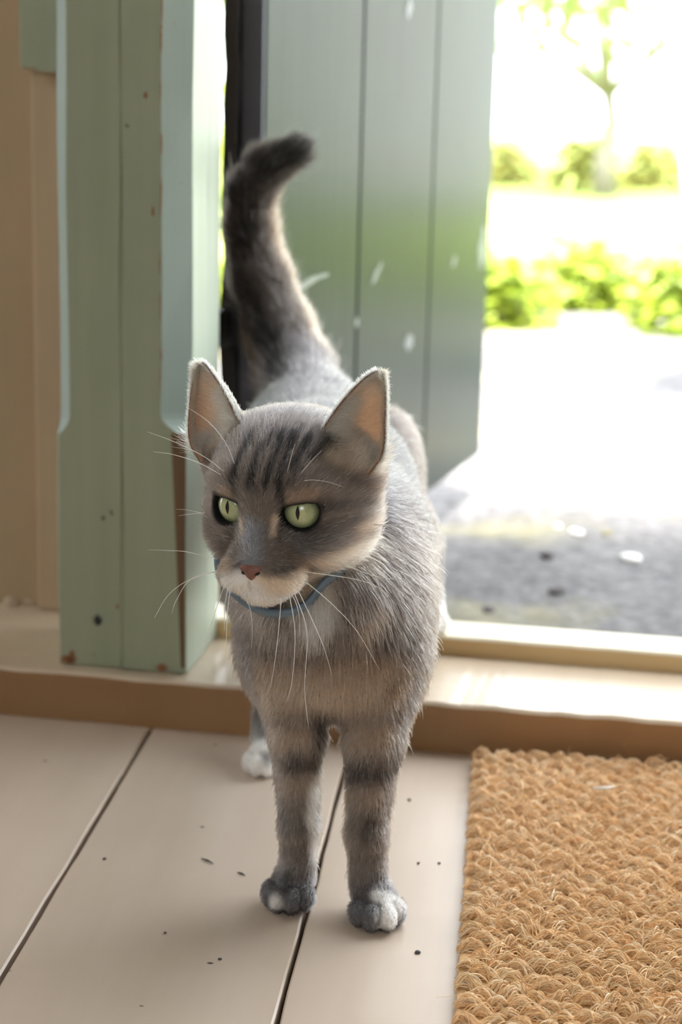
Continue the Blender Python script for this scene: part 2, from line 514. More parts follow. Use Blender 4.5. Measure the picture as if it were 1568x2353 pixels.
def leaves(name, centres, normals, sizes, r):
    """one mesh of pointed leaves, each bent along its rib"""
    n = len(centres)
    base = np.array([(-.0, 0, 0), (-.36, .35, .06), (0, .4, 0), (.36, .35, .06), (-.26, .75, .03), (0, .78, -.05), (.26, .75, .03), (0, 1.1, -.16)])
    fac = np.array([(0, 1, 2), (0, 2, 3), (1, 4, 5), (1, 5, 2), (2, 5, 6), (2, 6, 3), (4, 7, 5), (5, 7, 6)])
    nrm = normals / np.linalg.norm(normals, axis=1, keepdims=True)
    rv = r.normal(size=(n, 3)); tx = np.cross(nrm, rv); tx /= np.linalg.norm(tx, axis=1, keepdims=True)
    ty = np.cross(nrm, tx)
    V = centres[:, None, :] + sizes[:, None, None] * (base[None, :, 0:1] * tx[:, None, :] + base[None, :, 1:2] * ty[:, None, :] + base[None, :, 2:3] * nrm[:, None, :])
    Fc = fac[None] + (np.arange(n) * 8)[:, None, None]
    me = bpy.data.meshes.new(name)
    V = V.reshape(-1, 3); Fc = Fc.reshape(-1, 3)
    me.vertices.add(len(V)); me.vertices.foreach_set('co', V.astype(np.float32).ravel())
    me.loops.add(Fc.size); me.loops.foreach_set('vertex_index', Fc.astype(np.int32).ravel())
    me.polygons.add(len(Fc)); me.polygons.foreach_set('loop_start', np.arange(0, Fc.size, 3, dtype=np.int32))
    me.update(calc_edges=True)
    return me

def leafy_plant(loc, w, h, n, size, mat, label, group, name='leafy_plant', seed=0, cat='plant'):
    r = np.random.default_rng(seed)
    root = empty(name, loc, label=label, cat=cat, group=group)
    d = r.normal(size=(n, 3)); d /= np.linalg.norm(d, axis=1, keepdims=True); d[:, 2] = np.abs(d[:, 2])
    rad = r.uniform(.45, 1, n) ** .6
    c = d * rad[:, None] * np.array([w, w * .8, h]) * (1 + .22 * np.sin(d[:, 0:1] * 7 + d[:, 1:2] * 9 + seed))
    c[:, 2] = np.maximum(c[:, 2], .01)
    nr = d * .5 + np.array([0, 0, .8]) + r.normal(0, .35, (n, 3))
    o = add_obj('foliage', leaves('foliage', c, nr, r.uniform(.6, 1.2, n) * size, r), mat, root, kind='stuff')
    for k in range(4):
        a = r.uniform(0, 6.28)
        add_obj('stem', tube_mesh('stem', [(0, 0, 0), (.3 * w * math.cos(a), .3 * w * math.sin(a), h * .5), (.6 * w * math.cos(a), .6 * w * math.sin(a), h * .85)], [.006, .004, .002], 5), M['stem'], root)
    return root

px_spots = [(-1.5, 5.0), (-1.05, 4.75), (-.62, 4.62), (-.33, 4.7), (-.06, 4.6), (.20, 4.53), (.46, 4.58), (.74, 4.52), (1.12, 4.6), (1.5, 4.55), (1.9, 4.6), (2.35, 4.7), (2.8, 4.7), (3.3, 4.9)]
NAMES_P = ['at the far left end of the border, behind the open door', 'second from the left in the border behind the door', 'third from the left in the border behind the door', 'in the border just behind the door edge', 'right beside the free edge of the door', 'low in the border, second to the right of the door edge', 'in the middle of the visible border', 'to the right of the border middle', 'at the right edge of the picture', 'just past the right edge of the picture', 'second past the right picture edge', 'third past the right picture edge', 'fourth past the right picture edge', 'at the far right end of the border']
for k, (x, y) in enumerate(px_spots):
    y = (4.40, 4.86)[k % 2] if abs(y - 4.6) < .2 else y + .2 * (k % 2)
    leafy_plant((x, y, GZ), 0.168, 0.205 + .02 * math.sin(k * 2.3), 460, 0.052, M['leaf'], 'yellow-green leafy plant ' + NAMES_P[k], 'leafy plants along the yard edge', seed=20 + k)
sp = [(-2.6, 13.5), (-1.3, 13.4), (-.62, 13.2), (-.05, 13.3), (.50, 13.5), (1.05, 13.3), (1.65, 13.4), (3.4, 13.0), (4.8, 13.5), (6.2, 13.0), (7.8, 13.6)]
NAMES_S = ['at the far left behind the door', 'left behind the door', 'beside the upper door edge', 'left of the garden tree', 'just left of the tree trunk', 'just right of the tree trunk', 'right of the tree at the picture edge', 'past the right picture edge', 'second past the right picture edge', 'third past the right picture edge', 'far right of the garden']
for k, (x, y) in enumerate(sp):
    leafy_plant((x, y + (.55 if k % 2 else -.4), GZ), 0.28, 0.42 + .08 * math.sin(k * 1.9), 420, 0.09, M['leaf3'], 'low olive-green shrub ' + NAMES_S[k], 'low shrubs across the lawn', 'garden_shrub', 60 + k, 'shrub')
# taller shrubs along the right side of the yard (they show in the gloss of the door)
for k, (x, y, s) in enumerate([(2.6, 6.4, .9), (4.4, 7.0, 1.0), (4.6, 9.2, 1.1), (7.0, 9.8, 1.2), (-3.4, 8.5, 1.1), (-2.2, 9.5, 1.0)]):
    leafy_plant((x, y, GZ), s * .8, s, 900, 0.12, M['leaf'], ['rounded green bush right of the yard nearest the house', 'second rounded green bush right of the yard', 'third rounded green bush right of the yard', 'large rounded green bush at the far right', 'large green bush left beyond the open door', 'green bush left of the lawn beyond the door'][k], 'rounded bushes around the yard', 'garden_bush', 90 + k, 'bush')

# garden trees
def tree(loc, h, seed, label, spread=1.6, n=2600):
    r = np.random.default_rng(seed)
    root = empty('garden_tree', loc, label=label, cat='tree', group='trees in the garden')
    tr = [(0, 0, -.02), (-.03, 0, .25), (.02, .02, .5), (-.02, 0, .72)]
    add_obj('trunk', tube_mesh('trunk', tr, [.085, .065, .055, .05], 10), M['bark'], root)
    tips = []
    for k in range(7):
        a = k * 2.4 + r.uniform(-.3, .3)
        e = Vector((math.cos(a) * spread * .55, math.sin(a) * spread * .55, h * r.uniform(.55, .85)))
        if k == 0: e = Vector((-.55, .1, h * .62))
        if k == 1: e = Vector((.6, -.1, h * .6))
        mid = Vector((e.x * .45, e.y * .45, .72 + (e.z - .72) * .4 - .1))
        add_obj('branch', tube_mesh('branch', [(-.02, 0, .70), mid, e], [.04, .028, .01], 7), M['bark'], root)
        tips += [mid, e]
    d = r.normal(size=(n, 3)); d /= np.linalg.norm(d, axis=1, keepdims=True)
    rad = r.uniform(.2, 1, n) ** .5
    c = d * rad[:, None] * np.array([spread, spread, h * .36]) + np.array([0, 0, h * .68])
    c += .12 * np.sin(c[:, [1, 2, 0]] * 5)
    nr = d + r.normal(0, .6, (n, 3)) + np.array([0, 0, .5])
    add_obj('foliage', leaves('foliage', c, nr, r.uniform(.6, 1.2, n) * .1, r), M['leaf2'], root, kind='stuff')
tree((.62, 12.2, GZ), 2.6, 3, 'small garden tree with forked grey trunk across the lawn', 1.7, 2600)
tree((-2.0, 14.5, GZ), 3.0, 5, 'small pale garden tree behind the open door', 1.6, 1500)
tree((5.5, 14.0, GZ), 3.2, 8, 'small pale garden tree past the right picture edge', 1.7, 1500)

# bits on the yard floor
M['whitestone'] = paint_mat('white_chip', lin(236, 234, 230), lin(220, 218, 214), lin(236, 234, 230), 0.8)
M['pebble'] = paint_mat('dark_pebble', lin(96, 90, 90), lin(70, 66, 68), lin(110, 104, 102), 0.8)
M['dryleaf'] = paint_mat('dry_leaf', lin(130, 124, 84), lin(104, 98, 62), lin(150, 140, 90), 0.8)
def pebble(name, loc, s, mat, label, cat, group=None, seed=0):
    bm = bmesh.new()
    bmesh.ops.create_icosphere(bm, subdivisions=2, radius=1.0)
    r = np.random.default_rng(seed)
    k = r.uniform(-1, 1, (3, 3)) * 1.6
    for v in bm.verts:
        f = 1 + .22 * math.sin(v.co.dot(Vector(k[0])) + seed) + .14 * math.sin(v.co.dot(Vector(k[1])) * 2.3)
        v.co = Vector((v.co.x * s[0] * f, v.co.y * s[1] * f, v.co.z * s[2] * f))
    o = add_obj(name, bm_mesh(bm, name, True), mat, None, label, cat, group)
    o.location = Vector(loc) + Vector((0, 0, s[2] * .75))
    o.rotation_euler = (0, 0, r.uniform(0, 3))
    return o
for k, (x, y, sx, sy, sz, mt, nm, lb, ct) in enumerate([
    (.154, 2.015, .014, .010, .004, 'whitestone', 'stone_chip', 'bright white stone chip lying on the shaded gravel', 'stone'),
    (.095, 2.137, .014, .008, .003, 'whitestone', 'stone_chip', 'pale stone chip at the edge of the sunlit gravel', 'stone'),
    (.074, 2.165, .008, .006, .003, 'whitestone', 'stone_chip', 'smaller pale chip left of the pale stone chip', 'stone'),
    (.134, 2.136, .016, .006, .003, 'dryleaf', 'fallen_leaf', 'small dark green fallen leaf on the gravel', 'leaf'),
    (-.008, 1.756, .010, .007, .004, 'pebble', 'pebble', 'dark pebble on the gravel close behind the threshold strip', 'pebble'),
    (.058, 2.002, .007, .007, .004, 'pebble', 'pebble', 'dark pebble in the middle of the shaded gravel', 'pebble'),
    (.066, 1.844, .007, .009, .004, 'pebble', 'pebble', 'dark upright-looking pebble between threshold and white stone chip', 'pebble')]):
    pebble(nm, (x, y, GZ), (sx, sy, sz), M[mt], lb, ct, 'bits on the gravel', 40 + k)

# white cloth hung outside, standing in for an unidentified white shape
def curtain():
    t = NT('white_hung_cloth')
    t.b.inputs['Base Color'].default_value = (.92, .92, .92, 1)
    t.b.inputs['Roughness'].default_value = .9
    tr = t.n('ShaderNodeBsdfTranslucent'); tr.inputs['Color'].default_value = (.95, .95, .95, 1)
    mx = t.n('ShaderNodeMixShader'); mx.inputs[0].default_value = .5
    t.l(t.b.outputs[0], mx.inputs[1]); t.l(tr.outputs[0], mx.inputs[2]); t.l(mx.outputs[0], t.out.inputs['Surface'])
    verts, faces = [], []
    nu, nv = 70, 40
    for j in range(nv):
        z = 0.30 + (1.9 - 0.30) * j / (nv - 1)
        left = 0.243 + (0.684 - z) * 0.18 if z < .684 else 0.243 - (z - .684) * .05
        for i in range(nu):
            u = i / (nu - 1)
            x = left + u * (0.95 - left)
            verts.append((x, 3.2 + 0.018 * math.sin(u * 30 + .4 * math.sin(z * 3)), z))
    for j in range(nv - 1):
        for i in range(nu - 1):
            p = j * nu + i
            faces.append((p, p + 1, p + nu + 1, p + nu))
    me = mesh_from('curtain', verts, faces, True)
    o = add_obj('hanging_cloth', me, t.m, None, 'white cloth hanging outside at the right edge of the view', 'cloth')
    sm = o.modifiers.new('thickness', 'SOLIDIFY'); sm.thickness = 0.0015
curtain()

# ------------------------------------------------------------------ coir door mat
def hair_object(name, P, radius, colr, mat, parent=None, kind=None, taper=None):
    """P: (n, k, 3) strand points, colr (n, 3)"""
    n, k = P.shape[:2]
    hc = bpy.data.hair_curves.new(name)
    hc.add_curves([k] * n)
    hc.attributes['position'].data.foreach_set('vector', P.astype(np.float32).ravel())
    ra = hc.attributes.get('radius') or hc.attributes.new('radius', 'FLOAT', 'POINT')
    rr = np.asarray(radius, dtype=np.float32).reshape(-1, 1) * np.ones((n, 1), np.float32)
    tp = np.linspace(1, .15, k) ** .8 if taper is None else np.asarray(taper)
    ra.data.foreach_set('value', (rr * tp[None, :]).astype(np.float32).ravel())
    ca = hc.attributes.new('fur_colour', 'FLOAT_COLOR', 'CURVE')
    ca.data.foreach_set('color', np.c_[colr, np.ones(n)].astype(np.float32).ravel())
    hc.materials.append(mat)
    o = bpy.data.objects.new(name, hc)
    COL.objects.link(o)
    if parent is not None: o.parent = parent
    tag(o, kind=kind)
    return o

def fibre_mat():
    t = NT('coir_fibre')
    at = t.n('ShaderNodeAttribute', attribute_name='fur_colour')
    t.l(at.outputs['Color'], t.b.inputs['Base Color'])
    t.b.inputs['Roughness'].default_value = .6
    return t.m
M['fibre'] = fibre_mat()
M['matbase'] = paint_mat('coir_backing', lin(226, 184, 134), lin(206, 164, 114), lin(230, 190, 140), .9)
mat_root = empty('door_mat', (-0.0115, 0.62, 0), label='woven tan coir door mat lying against the sill', cat='door mat')
MW, ML = 0.46, 0.617
add_obj('backing', box_mesh('backing', 0, MW, 0, ML, 0.0005, 0.0085, .002), M['matbase'], mat_root)
def coir():
    r = np.random.default_rng(11)
    px, py = 0.0140, 0.0104
    cs = []
    for j in range(int(ML / py)):
        for i in range(int(MW / px)):
            cs.append((px * (i + .5 + (.5 if j % 2 else 0)) + r.normal(0, .0007), py * (j + .5) + r.normal(0, .0007)))
    cs = np.array(cs); cs = cs[(cs[:, 0] > .003) & (cs[:, 0] < MW - .003)]
    nb, nf, k = len(cs), 44, 5
    amp = r.uniform(.8, 1.25, nb)
    ang = r.normal(0.35, .35, nb) * np.where(np.arange(nb) % 2, 1, -1)
    ang = np.repeat(ang, nf) + r.normal(0, .30, nb * nf)
    c = np.repeat(cs, nf, 0)
    off = r.normal(0, 1, (nb * nf, 2)) * np.array([.0017, .0021])
    L = np.repeat(amp, nf) * r.uniform(.009, .0175, nb * nf)
    hgt = r.uniform(.002, .0085, nb * nf) * np.repeat(amp, nf) * np.exp(-(off[:, 1] / .0035) ** 2)
    s = np.linspace(-.5, .5, k)
    P = np.zeros((nb * nf, k, 3))
    P[:, :, 0] = (c[:, 0] + off[:, 0])[:, None] + s * (L * np.cos(ang))[:, None]
    P[:, :, 1] = (c[:, 1] + off[:, 1])[:, None] + s * (L * np.sin(ang))[:, None]
    P[:, :, 2] = .0075 + hgt[:, None] * (1 - (2 * s) ** 2)[None] + r.normal(0, .0004, (nb * nf, k))
    # stray ends
    m_ = r.random(nb * nf) < .07
    P[m_, -1, 2] += r.uniform(.002, .007, m_.sum())
    P[m_, -2, 2] += r.uniform(.001, .003, m_.sum())
    P[:, :, 0] = np.clip(P[:, :, 0], -.0015, MW)
    base = np.array([lin(246, 212, 166)[:3], lin(236, 198, 148)[:3], lin(252, 230, 196)[:3], lin(218, 176, 128)[:3]])
    colr = base[r.choice(4, nb * nf, p=[.4, .25, .25, .1])] * r.uniform(.8, 1.15, (nb * nf, 1))
    hair_object('coir_pile', P, r.uniform(.00022, .0004, nb * nf), colr, M['fibre'], mat_root, 'stuff', [.7, 1, 1, 1, .6])
    # long loose fibres lying on top
    n = 260
    p0 = np.c_[r.uniform(.01, MW - .02, n), r.uniform(.02, ML - .02, n)]
    a = r.uniform(0, 6.28, n); Ln = r.uniform(.012, .034, n); cv = r.normal(0, .3, n)
    s = np.linspace(0, 1, 7)
    Q = np.zeros((n, 7, 3))
    Q[:, :, 0] = p0[:, :1] + Ln[:, None] * (s * np.cos(a)[:, None] - cv[:, None] * s ** 2 * np.sin(a)[:, None])
    Q[:, :, 1] = p0[:, 1:] + Ln[:, None] * (s * np.sin(a)[:, None] + cv[:, None] * s ** 2 * np.cos(a)[:, None])
    Q[:, :, 2] = .0145 + .003 * np.sin(s * 3.14)[None] * r.uniform(-.3, 1.2, (n, 1))
    hair_object('loose_fibres', Q, .00028, np.tile(np.array(lin(238, 206, 160)[:3]), (n, 1)), M['fibre'], mat_root, 'stuff')
coir()

M['plasterbit'] = paint_mat('crumbled_plaster', lin(206, 190, 166), lin(180, 162, 138), lin(150, 132, 110), .9)
# crumbs on the boards, a scrap on the mat, plaster bits at the wall foot
CR = ['in the middle of the left floorboard', 'in front of the right front paw', 'nearest the camera left of the seam', 'on the wide board left of the paws, low in the picture', 'near the sill right of the cat', 'on the narrow board close to the mat', 'on the narrow board between right paw and mat']
for k, (x, y, sx) in enumerate([(-.2435, 1.026, .0012), (-.0358, .9265, .0016), (-.1475, .902, .0011), (-.1844, .9294, .0011), (-.0541, 1.1563, .0017), (-.0287, 1.0523, .0012), (-.0421, 1.0502, .0011)]):
    pebble('crumb', (x, y, 0.0001), (sx, sx * .8, sx * .5), M['pebble'], 'tiny dark crumb ' + CR[k], 'crumb', 'crumbs on the floorboards', 70 + k)
for k, (p0, p1, lb) in enumerate([((-.1820, 1.0360, .0006), (-.1730, 1.0290, .0006), 'thin dark splinter on the floorboard left of the paws'), ((-.1555, 1.0185, .0005), (-.1500, 1.0145, .0005), 'short thin splinter on the floorboard next to the left paw')]):
    q = Vector(p1) - Vector(p0)
    add_obj('splinter', tube_mesh('splinter', [p0, Vector(p0) + q * .5 + Vector((0, .0006, .0002)), p1], [.0003, .0006, .0002], 6), M['dark'], None, lb, 'splinter')
add_obj('straw_scrap', tube_mesh('straw_scrap', [(.0735, 1.1590, .0165), (.0790, 1.1570, .0175), (.0840, 1.1600, .0170), (.0890, 1.1650, .0165)], [.0007, .0013, .0011, .0004], 6), M['whitestone'], None, 'pale scrap of straw lying on the coir mat', 'straw')
for k, (x, y, s_, lb) in enumerate([(-.4290, 1.4560, .0075, 'larger crumbled plaster lump at the foot of the ochre wall'), (-.4130, 1.4600, .0055, 'smaller crumbled plaster lump at the foot of the ochre wall')]):
    pebble('plaster_lump', (x, y, .0402), (s_, s_ * .7, s_ * .6), M['plasterbit'], lb, 'plaster', 'plaster lumps on the sill', 80 + k)

# ------------------------------------------------------------------ the cat
# Head frame (left, forward, up) placed in the world
HS = 1.0
HP = np.array([-0.1216, 0.960, 0.2538])
def head_rot(a, b, c):
    Rz = np.array([[np.cos(a), -np.sin(a), 0], [np.sin(a), np.cos(a), 0], [0, 0, 1]])
    Rx = np.array([[1, 0, 0], [0, np.cos(b), -np.sin(b)], [0, np.sin(b), np.cos(b)]])
    Ry = np.array([[np.cos(c), 0, np.sin(c)], [0, 1, 0], [-np.sin(c), 0, np.cos(c)]])
    return Rz @ Rx @ Ry @ np.diag([1., -1., 1.])
HR = head_rot(-0.2662, 0.1198, -0.0267)
def hw(p): return np.asarray(p, float) @ HR.T + HP      # head -> world
def hl(p): return (np.asarray(p, float) - HP) @ HR      # world -> head
def hdir(d): return np.asarray(d, float) @ HR.T

EYE_R = 0.0113
EYES = []
for sx in (-1, 1):
    E = np.array([sx * 0.0198, 0.0206, 0.0062])
    e = np.array([sx * 0.22, 0.95, 0.06]); e /= np.linalg.norm(e)
    ex = np.array([sx * 0.97, -0.22, 0.10]); ex -= e * ex.dot(e); ex /= np.linalg.norm(ex)
    ez = np.cross(e, ex) * 1.0
    if ez[2] < 0: ez = -ez
    EYES.append((E, e, ex, ez))

def ell(c, r, k=.01, head=False, R=None, flow=(0, 1, -.3), fl=.009, rgn='body'):
    return dict(t='e', c=np.array(c, float), r=np.array(r, float), k=k, head=head, R=R, flow=flow, fl=fl, rgn=rgn)
def cone(a, b, r1, r2, k=.01, head=False, flow=None, fl=.009, rgn='body'):
    return dict(t='c', a=np.array(a, float), b=np.array(b, float), r1=r1, r2=r2, k=k, head=head, flow=flow, fl=fl, rgn=rgn)

PRIMS = []
A = PRIMS.append
# trunk
A(ell((-.097, 1.025, .186), (.049, .062, .060), .02, flow=(0, .25, -1), fl=.013, rgn='chest'))
A(cone((-.102, 1.05, .203), (-.126, 1.22, .205), .051, .057, .03, flow=(0, 1, -.25)))
A(cone((-.126, 1.22, .205), (-.152, 1.36, .212), .057, .054, .03, flow=(0, 1, -.25)))
A(ell((-.155, 1.395, .218), (.046, .05, .046), .02, flow=(0, .8, -.5)))
A(ell((-.116, 1.16, .175), (.046, .10, .040), .02, flow=(0, .8, -.6)))
# neck
A(cone((-.117, .995, .243), (-.102, 1.06, .215), .037, .050, .025, flow=(0, .8, -.6), fl=.010, rgn='neck'))
A(ell((-.102, .990, .192), (.040, .035, .036), .02, flow=(0, .1, -1), fl=.012, rgn='chest'))
# shoulders
A(ell((-.136, 1.025, .165), (.021, .036, .050), .018, flow=(-.1, .35, -1), fl=.009, rgn='shoulder'))
A(ell((-.062, 1.02, .165), (.022, .038, .052), .018, flow=(.1, .35, -1), fl=.010, rgn='shoulder'))
A(ell((-.0950, 1.005, .142), (.030, .034, .026), .014, flow=(0, .1, -1), fl=.009, rgn='chest'))
# forelegs  (cat's right = left in the picture)
A(cone((-.126, 1.008, .150), (-.1150, .992, .105), .0240, .0160, .014, flow=(0, .1, -1), fl=.007, rgn='leg'))
A(cone((-.1165, .992, .105), (-.1125, .982, .050), .0148, .0108, .006, flow=(0, .05, -1), fl=.006, rgn='leg'))
A(cone((-.1125, .982, .050), (-.1135, .985, .020), .0106, .0105, .006, flow=(0, -.1, -1), fl=.005, rgn='leg'))
A(cone((-.067, 1.008, .150), (-.0690, .990, .105), .0250, .0172, .014, flow=(0, .1, -1), fl=.007, rgn='leg'))
A(cone((-.0690, .990, .105), (-.0712, .978, .050), .0160, .0115, .006, flow=(0, .05, -1), fl=.006, rgn='leg'))
A(cone((-.0712, .978, .050), (-.0690, .976, .020), .0112, .0110, .006, flow=(0, -.1, -1), fl=.005, rgn='leg'))
# paws
def paw(cx, cy, ang, w=1.0, z0=0.0, rgn='paw'):
    f = np.array([math.sin(ang), -math.cos(ang)]); s_ = np.array([f[1], -f[0]]) * -1
    R = np.array([[s_[0], f[0], 0], [s_[1], f[1], 0], [0, 0, 1.]])
    fl_ = (f[0], f[1], -.15)
    A(ell((cx, cy, z0 + .0118), (.0124 * w, .0160 * w, .0110), .006, R=R, flow=fl_, fl=.0045, rgn=rgn))
    for sx, fy, rr in ((-.0108, .0088, .0056), (-.0042, .0158, .0060), (.0042, .0158, .0060), (.0108, .0088, .0056)):
        q = np.array([cx, cy]) + s_ * sx * w + f * fy * w
        A(ell((q[0], q[1], z0 + .0082), (rr * w, rr * 1.45 * w, .0082), .0010, R=R, flow=fl_, fl=.0030, rgn=rgn))
paw(-.1165, .9835, -.12)
paw(-.0640, .9690, .22, 1.04)
# hind legs
A(ell((-.176, 1.345, .175), (.024, .055, .058), .02, flow=(-.1, .5, -1), fl=.010, rgn='hind'))
A(cone((-.180, 1.305, .150), (-.178, 1.245, .118), .030, .021, .015, flow=(0, -.2, -1), fl=.009, rgn='hind'))
A(cone((-.178, 1.245, .118), (-.171, 1.288, .080), .0185, .0105, .008, flow=(0, .3, -1), fl=.007, rgn='hind'))
A(cone((-.171, 1.288, .080), (-.1655, 1.215, .020), .0110, .0105, .006, flow=(0, -.8, -.8), fl=.005, rgn='hind'))
paw(-.1640, 1.2000, .0, .92, 0.0, 'hindpaw')
A(ell((-.092, 1.365, .185), (.028, .055, .058), .02, flow=(.1, .5, -1), fl=.010, rgn='hind'))
A(cone((-.083, 1.345, .150), (-.072, 1.315, .125), .032, .022, .015, flow=(0, -.2, -1), fl=.009, rgn='hind'))
A(cone((-.072, 1.315, .125), (-.060, 1.435, .118), .0195, .0120, .008, flow=(0, .6, -.8), fl=.007, rgn='hind'))
A(cone((-.060, 1.435, .118), (-.0545, 1.405, .074), .0115, .0105, .006, flow=(0, -.5, -1), fl=.006, rgn='hind'))
paw(-.0535, 1.3950, .05, .95, .0555, 'hindpaw')
# tail
TAIL = [(-.162, 1.410, .236), (-.176, 1.445, .258), (-.192, 1.458, .292), (-.208, 1.460, .335), (-.2175, 1.456, .378), (-.2155, 1.450, .408), (-.203, 1.444, .428), (-.180, 1.440, .441)]
TR = [.030, .027, .0225, .0185, .0155, .0135, .0115, .0080]
for i in range(len(TAIL) - 1):
    d = np.array(TAIL[i + 1]) - np.array(TAIL[i])
    A(cone(TAIL[i], TAIL[i + 1], TR[i], TR[i + 1], .008 if i else .02, flow=tuple(d / np.linalg.norm(d)), fl=.0125, rgn='tail'))
# head (local coordinates)
H = dict(head=True, rgn='head')
A(ell((0, -.010, .012), (.0455, .047, .0370), .012, flow=None, fl=.0065, **H))
A(ell((0, -.016, .0310), (.0410, .032, .0215), .010, flow=None, fl=.006, **H))
for sx in (-1, 1):
    A(ell((sx * .0390, -.024, .0290), (.0135, .013, .0150), .010, flow=None, fl=.006, **H))
    A(ell((sx * .0440, -.013, .0200), (.0100, .0120, .0125), .008, flow=None, fl=.008, **H))
    A(ell((sx * .0238, .004, -.0110), (.0200, .028, .0215), .014, flow=None, fl=.009, **H))
    A(ell((sx * .0320, -.016, -.0050), (.0155, .024, .0235), .014, flow=None, fl=.012, **H))
    A(ell((sx * .0180, .018, .0210), (.0150, .0120, .0105), .010, flow=None, fl=.005, **H))
    A(ell((sx * .0108, .0380, -.0272), (.0140, .0155, .0108), .006, flow=None, fl=.0042, **H))
A(cone((0, .014, .018), (0, .0430, -.0155), .0150, .0080, .010, flow=None, fl=.0035, **H))
A(ell((0, .030, -.0180), (.0170, .018, .0150), .010, flow=None, fl=.004, **H))
A(ell((0, .0350, -.0370), (.0125, .0135, .0080), .006, flow=None, fl=.005, **H))
A(ell((0, .012, -.0320), (.0180, .026, .0120), .012, flow=None, fl=.007, **H))
for (E, e, ex, ez) in EYES:
    A(ell(E, (EYE_R + .0010,) * 3, .006, flow=None, fl=.0028, **H))

for p in PRIMS:   # precompute world placement
    if p['head']:
        if p['t'] == 'e':
            p['cw'] = hw(p['c']); p['Rw'] = HR if p['R'] is None else HR @ p['R']
        else:
            p['aw'], p['bw'] = hw(p['a']), hw(p['b'])
    else:
        if p['t'] == 'e':
            p['cw'] = p['c']; p['Rw'] = np.eye(3) if p['R'] is None else p['R']
        else:
            p['aw'], p['bw'] = p['a'], p['b']

def pd(p, P):
    if p['t'] == 'e':
        q = (P - p['cw'].astype(P.dtype)) @ p['Rw'].astype(P.dtype)
        r = p['r'].astype(P.dtype)
        k0 = np.sqrt(((q / r) ** 2).sum(-1)) + 1e-9
        k1 = np.sqrt(((q / r ** 2) ** 2).sum(-1)) + 1e-9
        return k0 * (k0 - 1) / k1
    a, b = p['aw'].astype(P.dtype), p['bw'].astype(P.dtype)
    ba = b - a
    pa = P - a
    h = np.clip(pa @ ba / (ba @ ba), 0, 1)
    return np.sqrt(((pa - h[..., None] * ba) ** 2).sum(-1)) - (p['r1'] + (p['r2'] - p['r1']) * h).astype(P.dtype)

def pbox(p, pad):
    if p['t'] == 'e':
        ext = np.abs(p['Rw']) @ p['r']
        return p['cw'] - ext - pad, p['cw'] + ext + pad
    r = max(p['r1'], p['r2'])
    return np.minimum(p['aw'], p['bw']) - r - pad, np.maximum(p['aw'], p['bw']) + r + pad

def smin(a, b, k):
    h = np.clip(.5 + .5 * (b - a) / k, 0, 1)
    return b + (a - b) * h - k * h * (1 - h)

def eye_cut(P):
    """signed distance (world points) to the two lid openings; negative inside"""
    d = np.full(P.shape[:-1], 1.0, P.dtype)
    L = ((P - HP.astype(P.dtype)) @ HR.astype(P.dtype))
    for (E, e, ex, ez) in EYES:
        q = L - (E + e * .0102).astype(P.dtype)
        u, v, w = q @ ex.astype(P.dtype), q @ ez.astype(P.dtype), q @ e.astype(P.dtype)
        r = np.array([.0105, .0090, .0125])
        k0 = np.sqrt((u / r[0]) ** 2 + (v / r[1]) ** 2 + (w / r[2]) ** 2) + 1e-9
        k1 = np.sqrt((u / r[0] ** 2) ** 2 + (v / r[1] ** 2) ** 2 + (w / r[2] ** 2) ** 2) + 1e-9
        de = k0 * (k0 - 1) / k1
        lid = v - .0060 + 16.0 * u * u         # straight upper lid
        d = np.minimum(d, np.maximum(de, lid))
    return d

def smax(a, b, k): return -smin(-a, -b, k)

def sdf_pts(P):
    f = np.full(P.shape[:-1], 1.0)
    for p in PRIMS:
        lo, hi = pbox(p, .03)
        m_ = np.all((P > lo) & (P < hi), axis=-1)
        if m_.any():
            f[m_] = smin(f[m_], pd(p, P[m_]), p['k'])
    m_ = np.linalg.norm(P - HP, axis=-1) < .09
    if m_.any():
        f[m_] = smax(f[m_], -eye_cut(P[m_]), .0012)
    return f

def sdf_grad(P, h=4e-4):
    g = np.stack([sdf_pts(P + h * np.eye(3)[i]) - sdf_pts(P - h * np.eye(3)[i]) for i in range(3)], -1)
    return g / (np.linalg.norm(g, axis=-1, keepdims=True) + 1e-9)

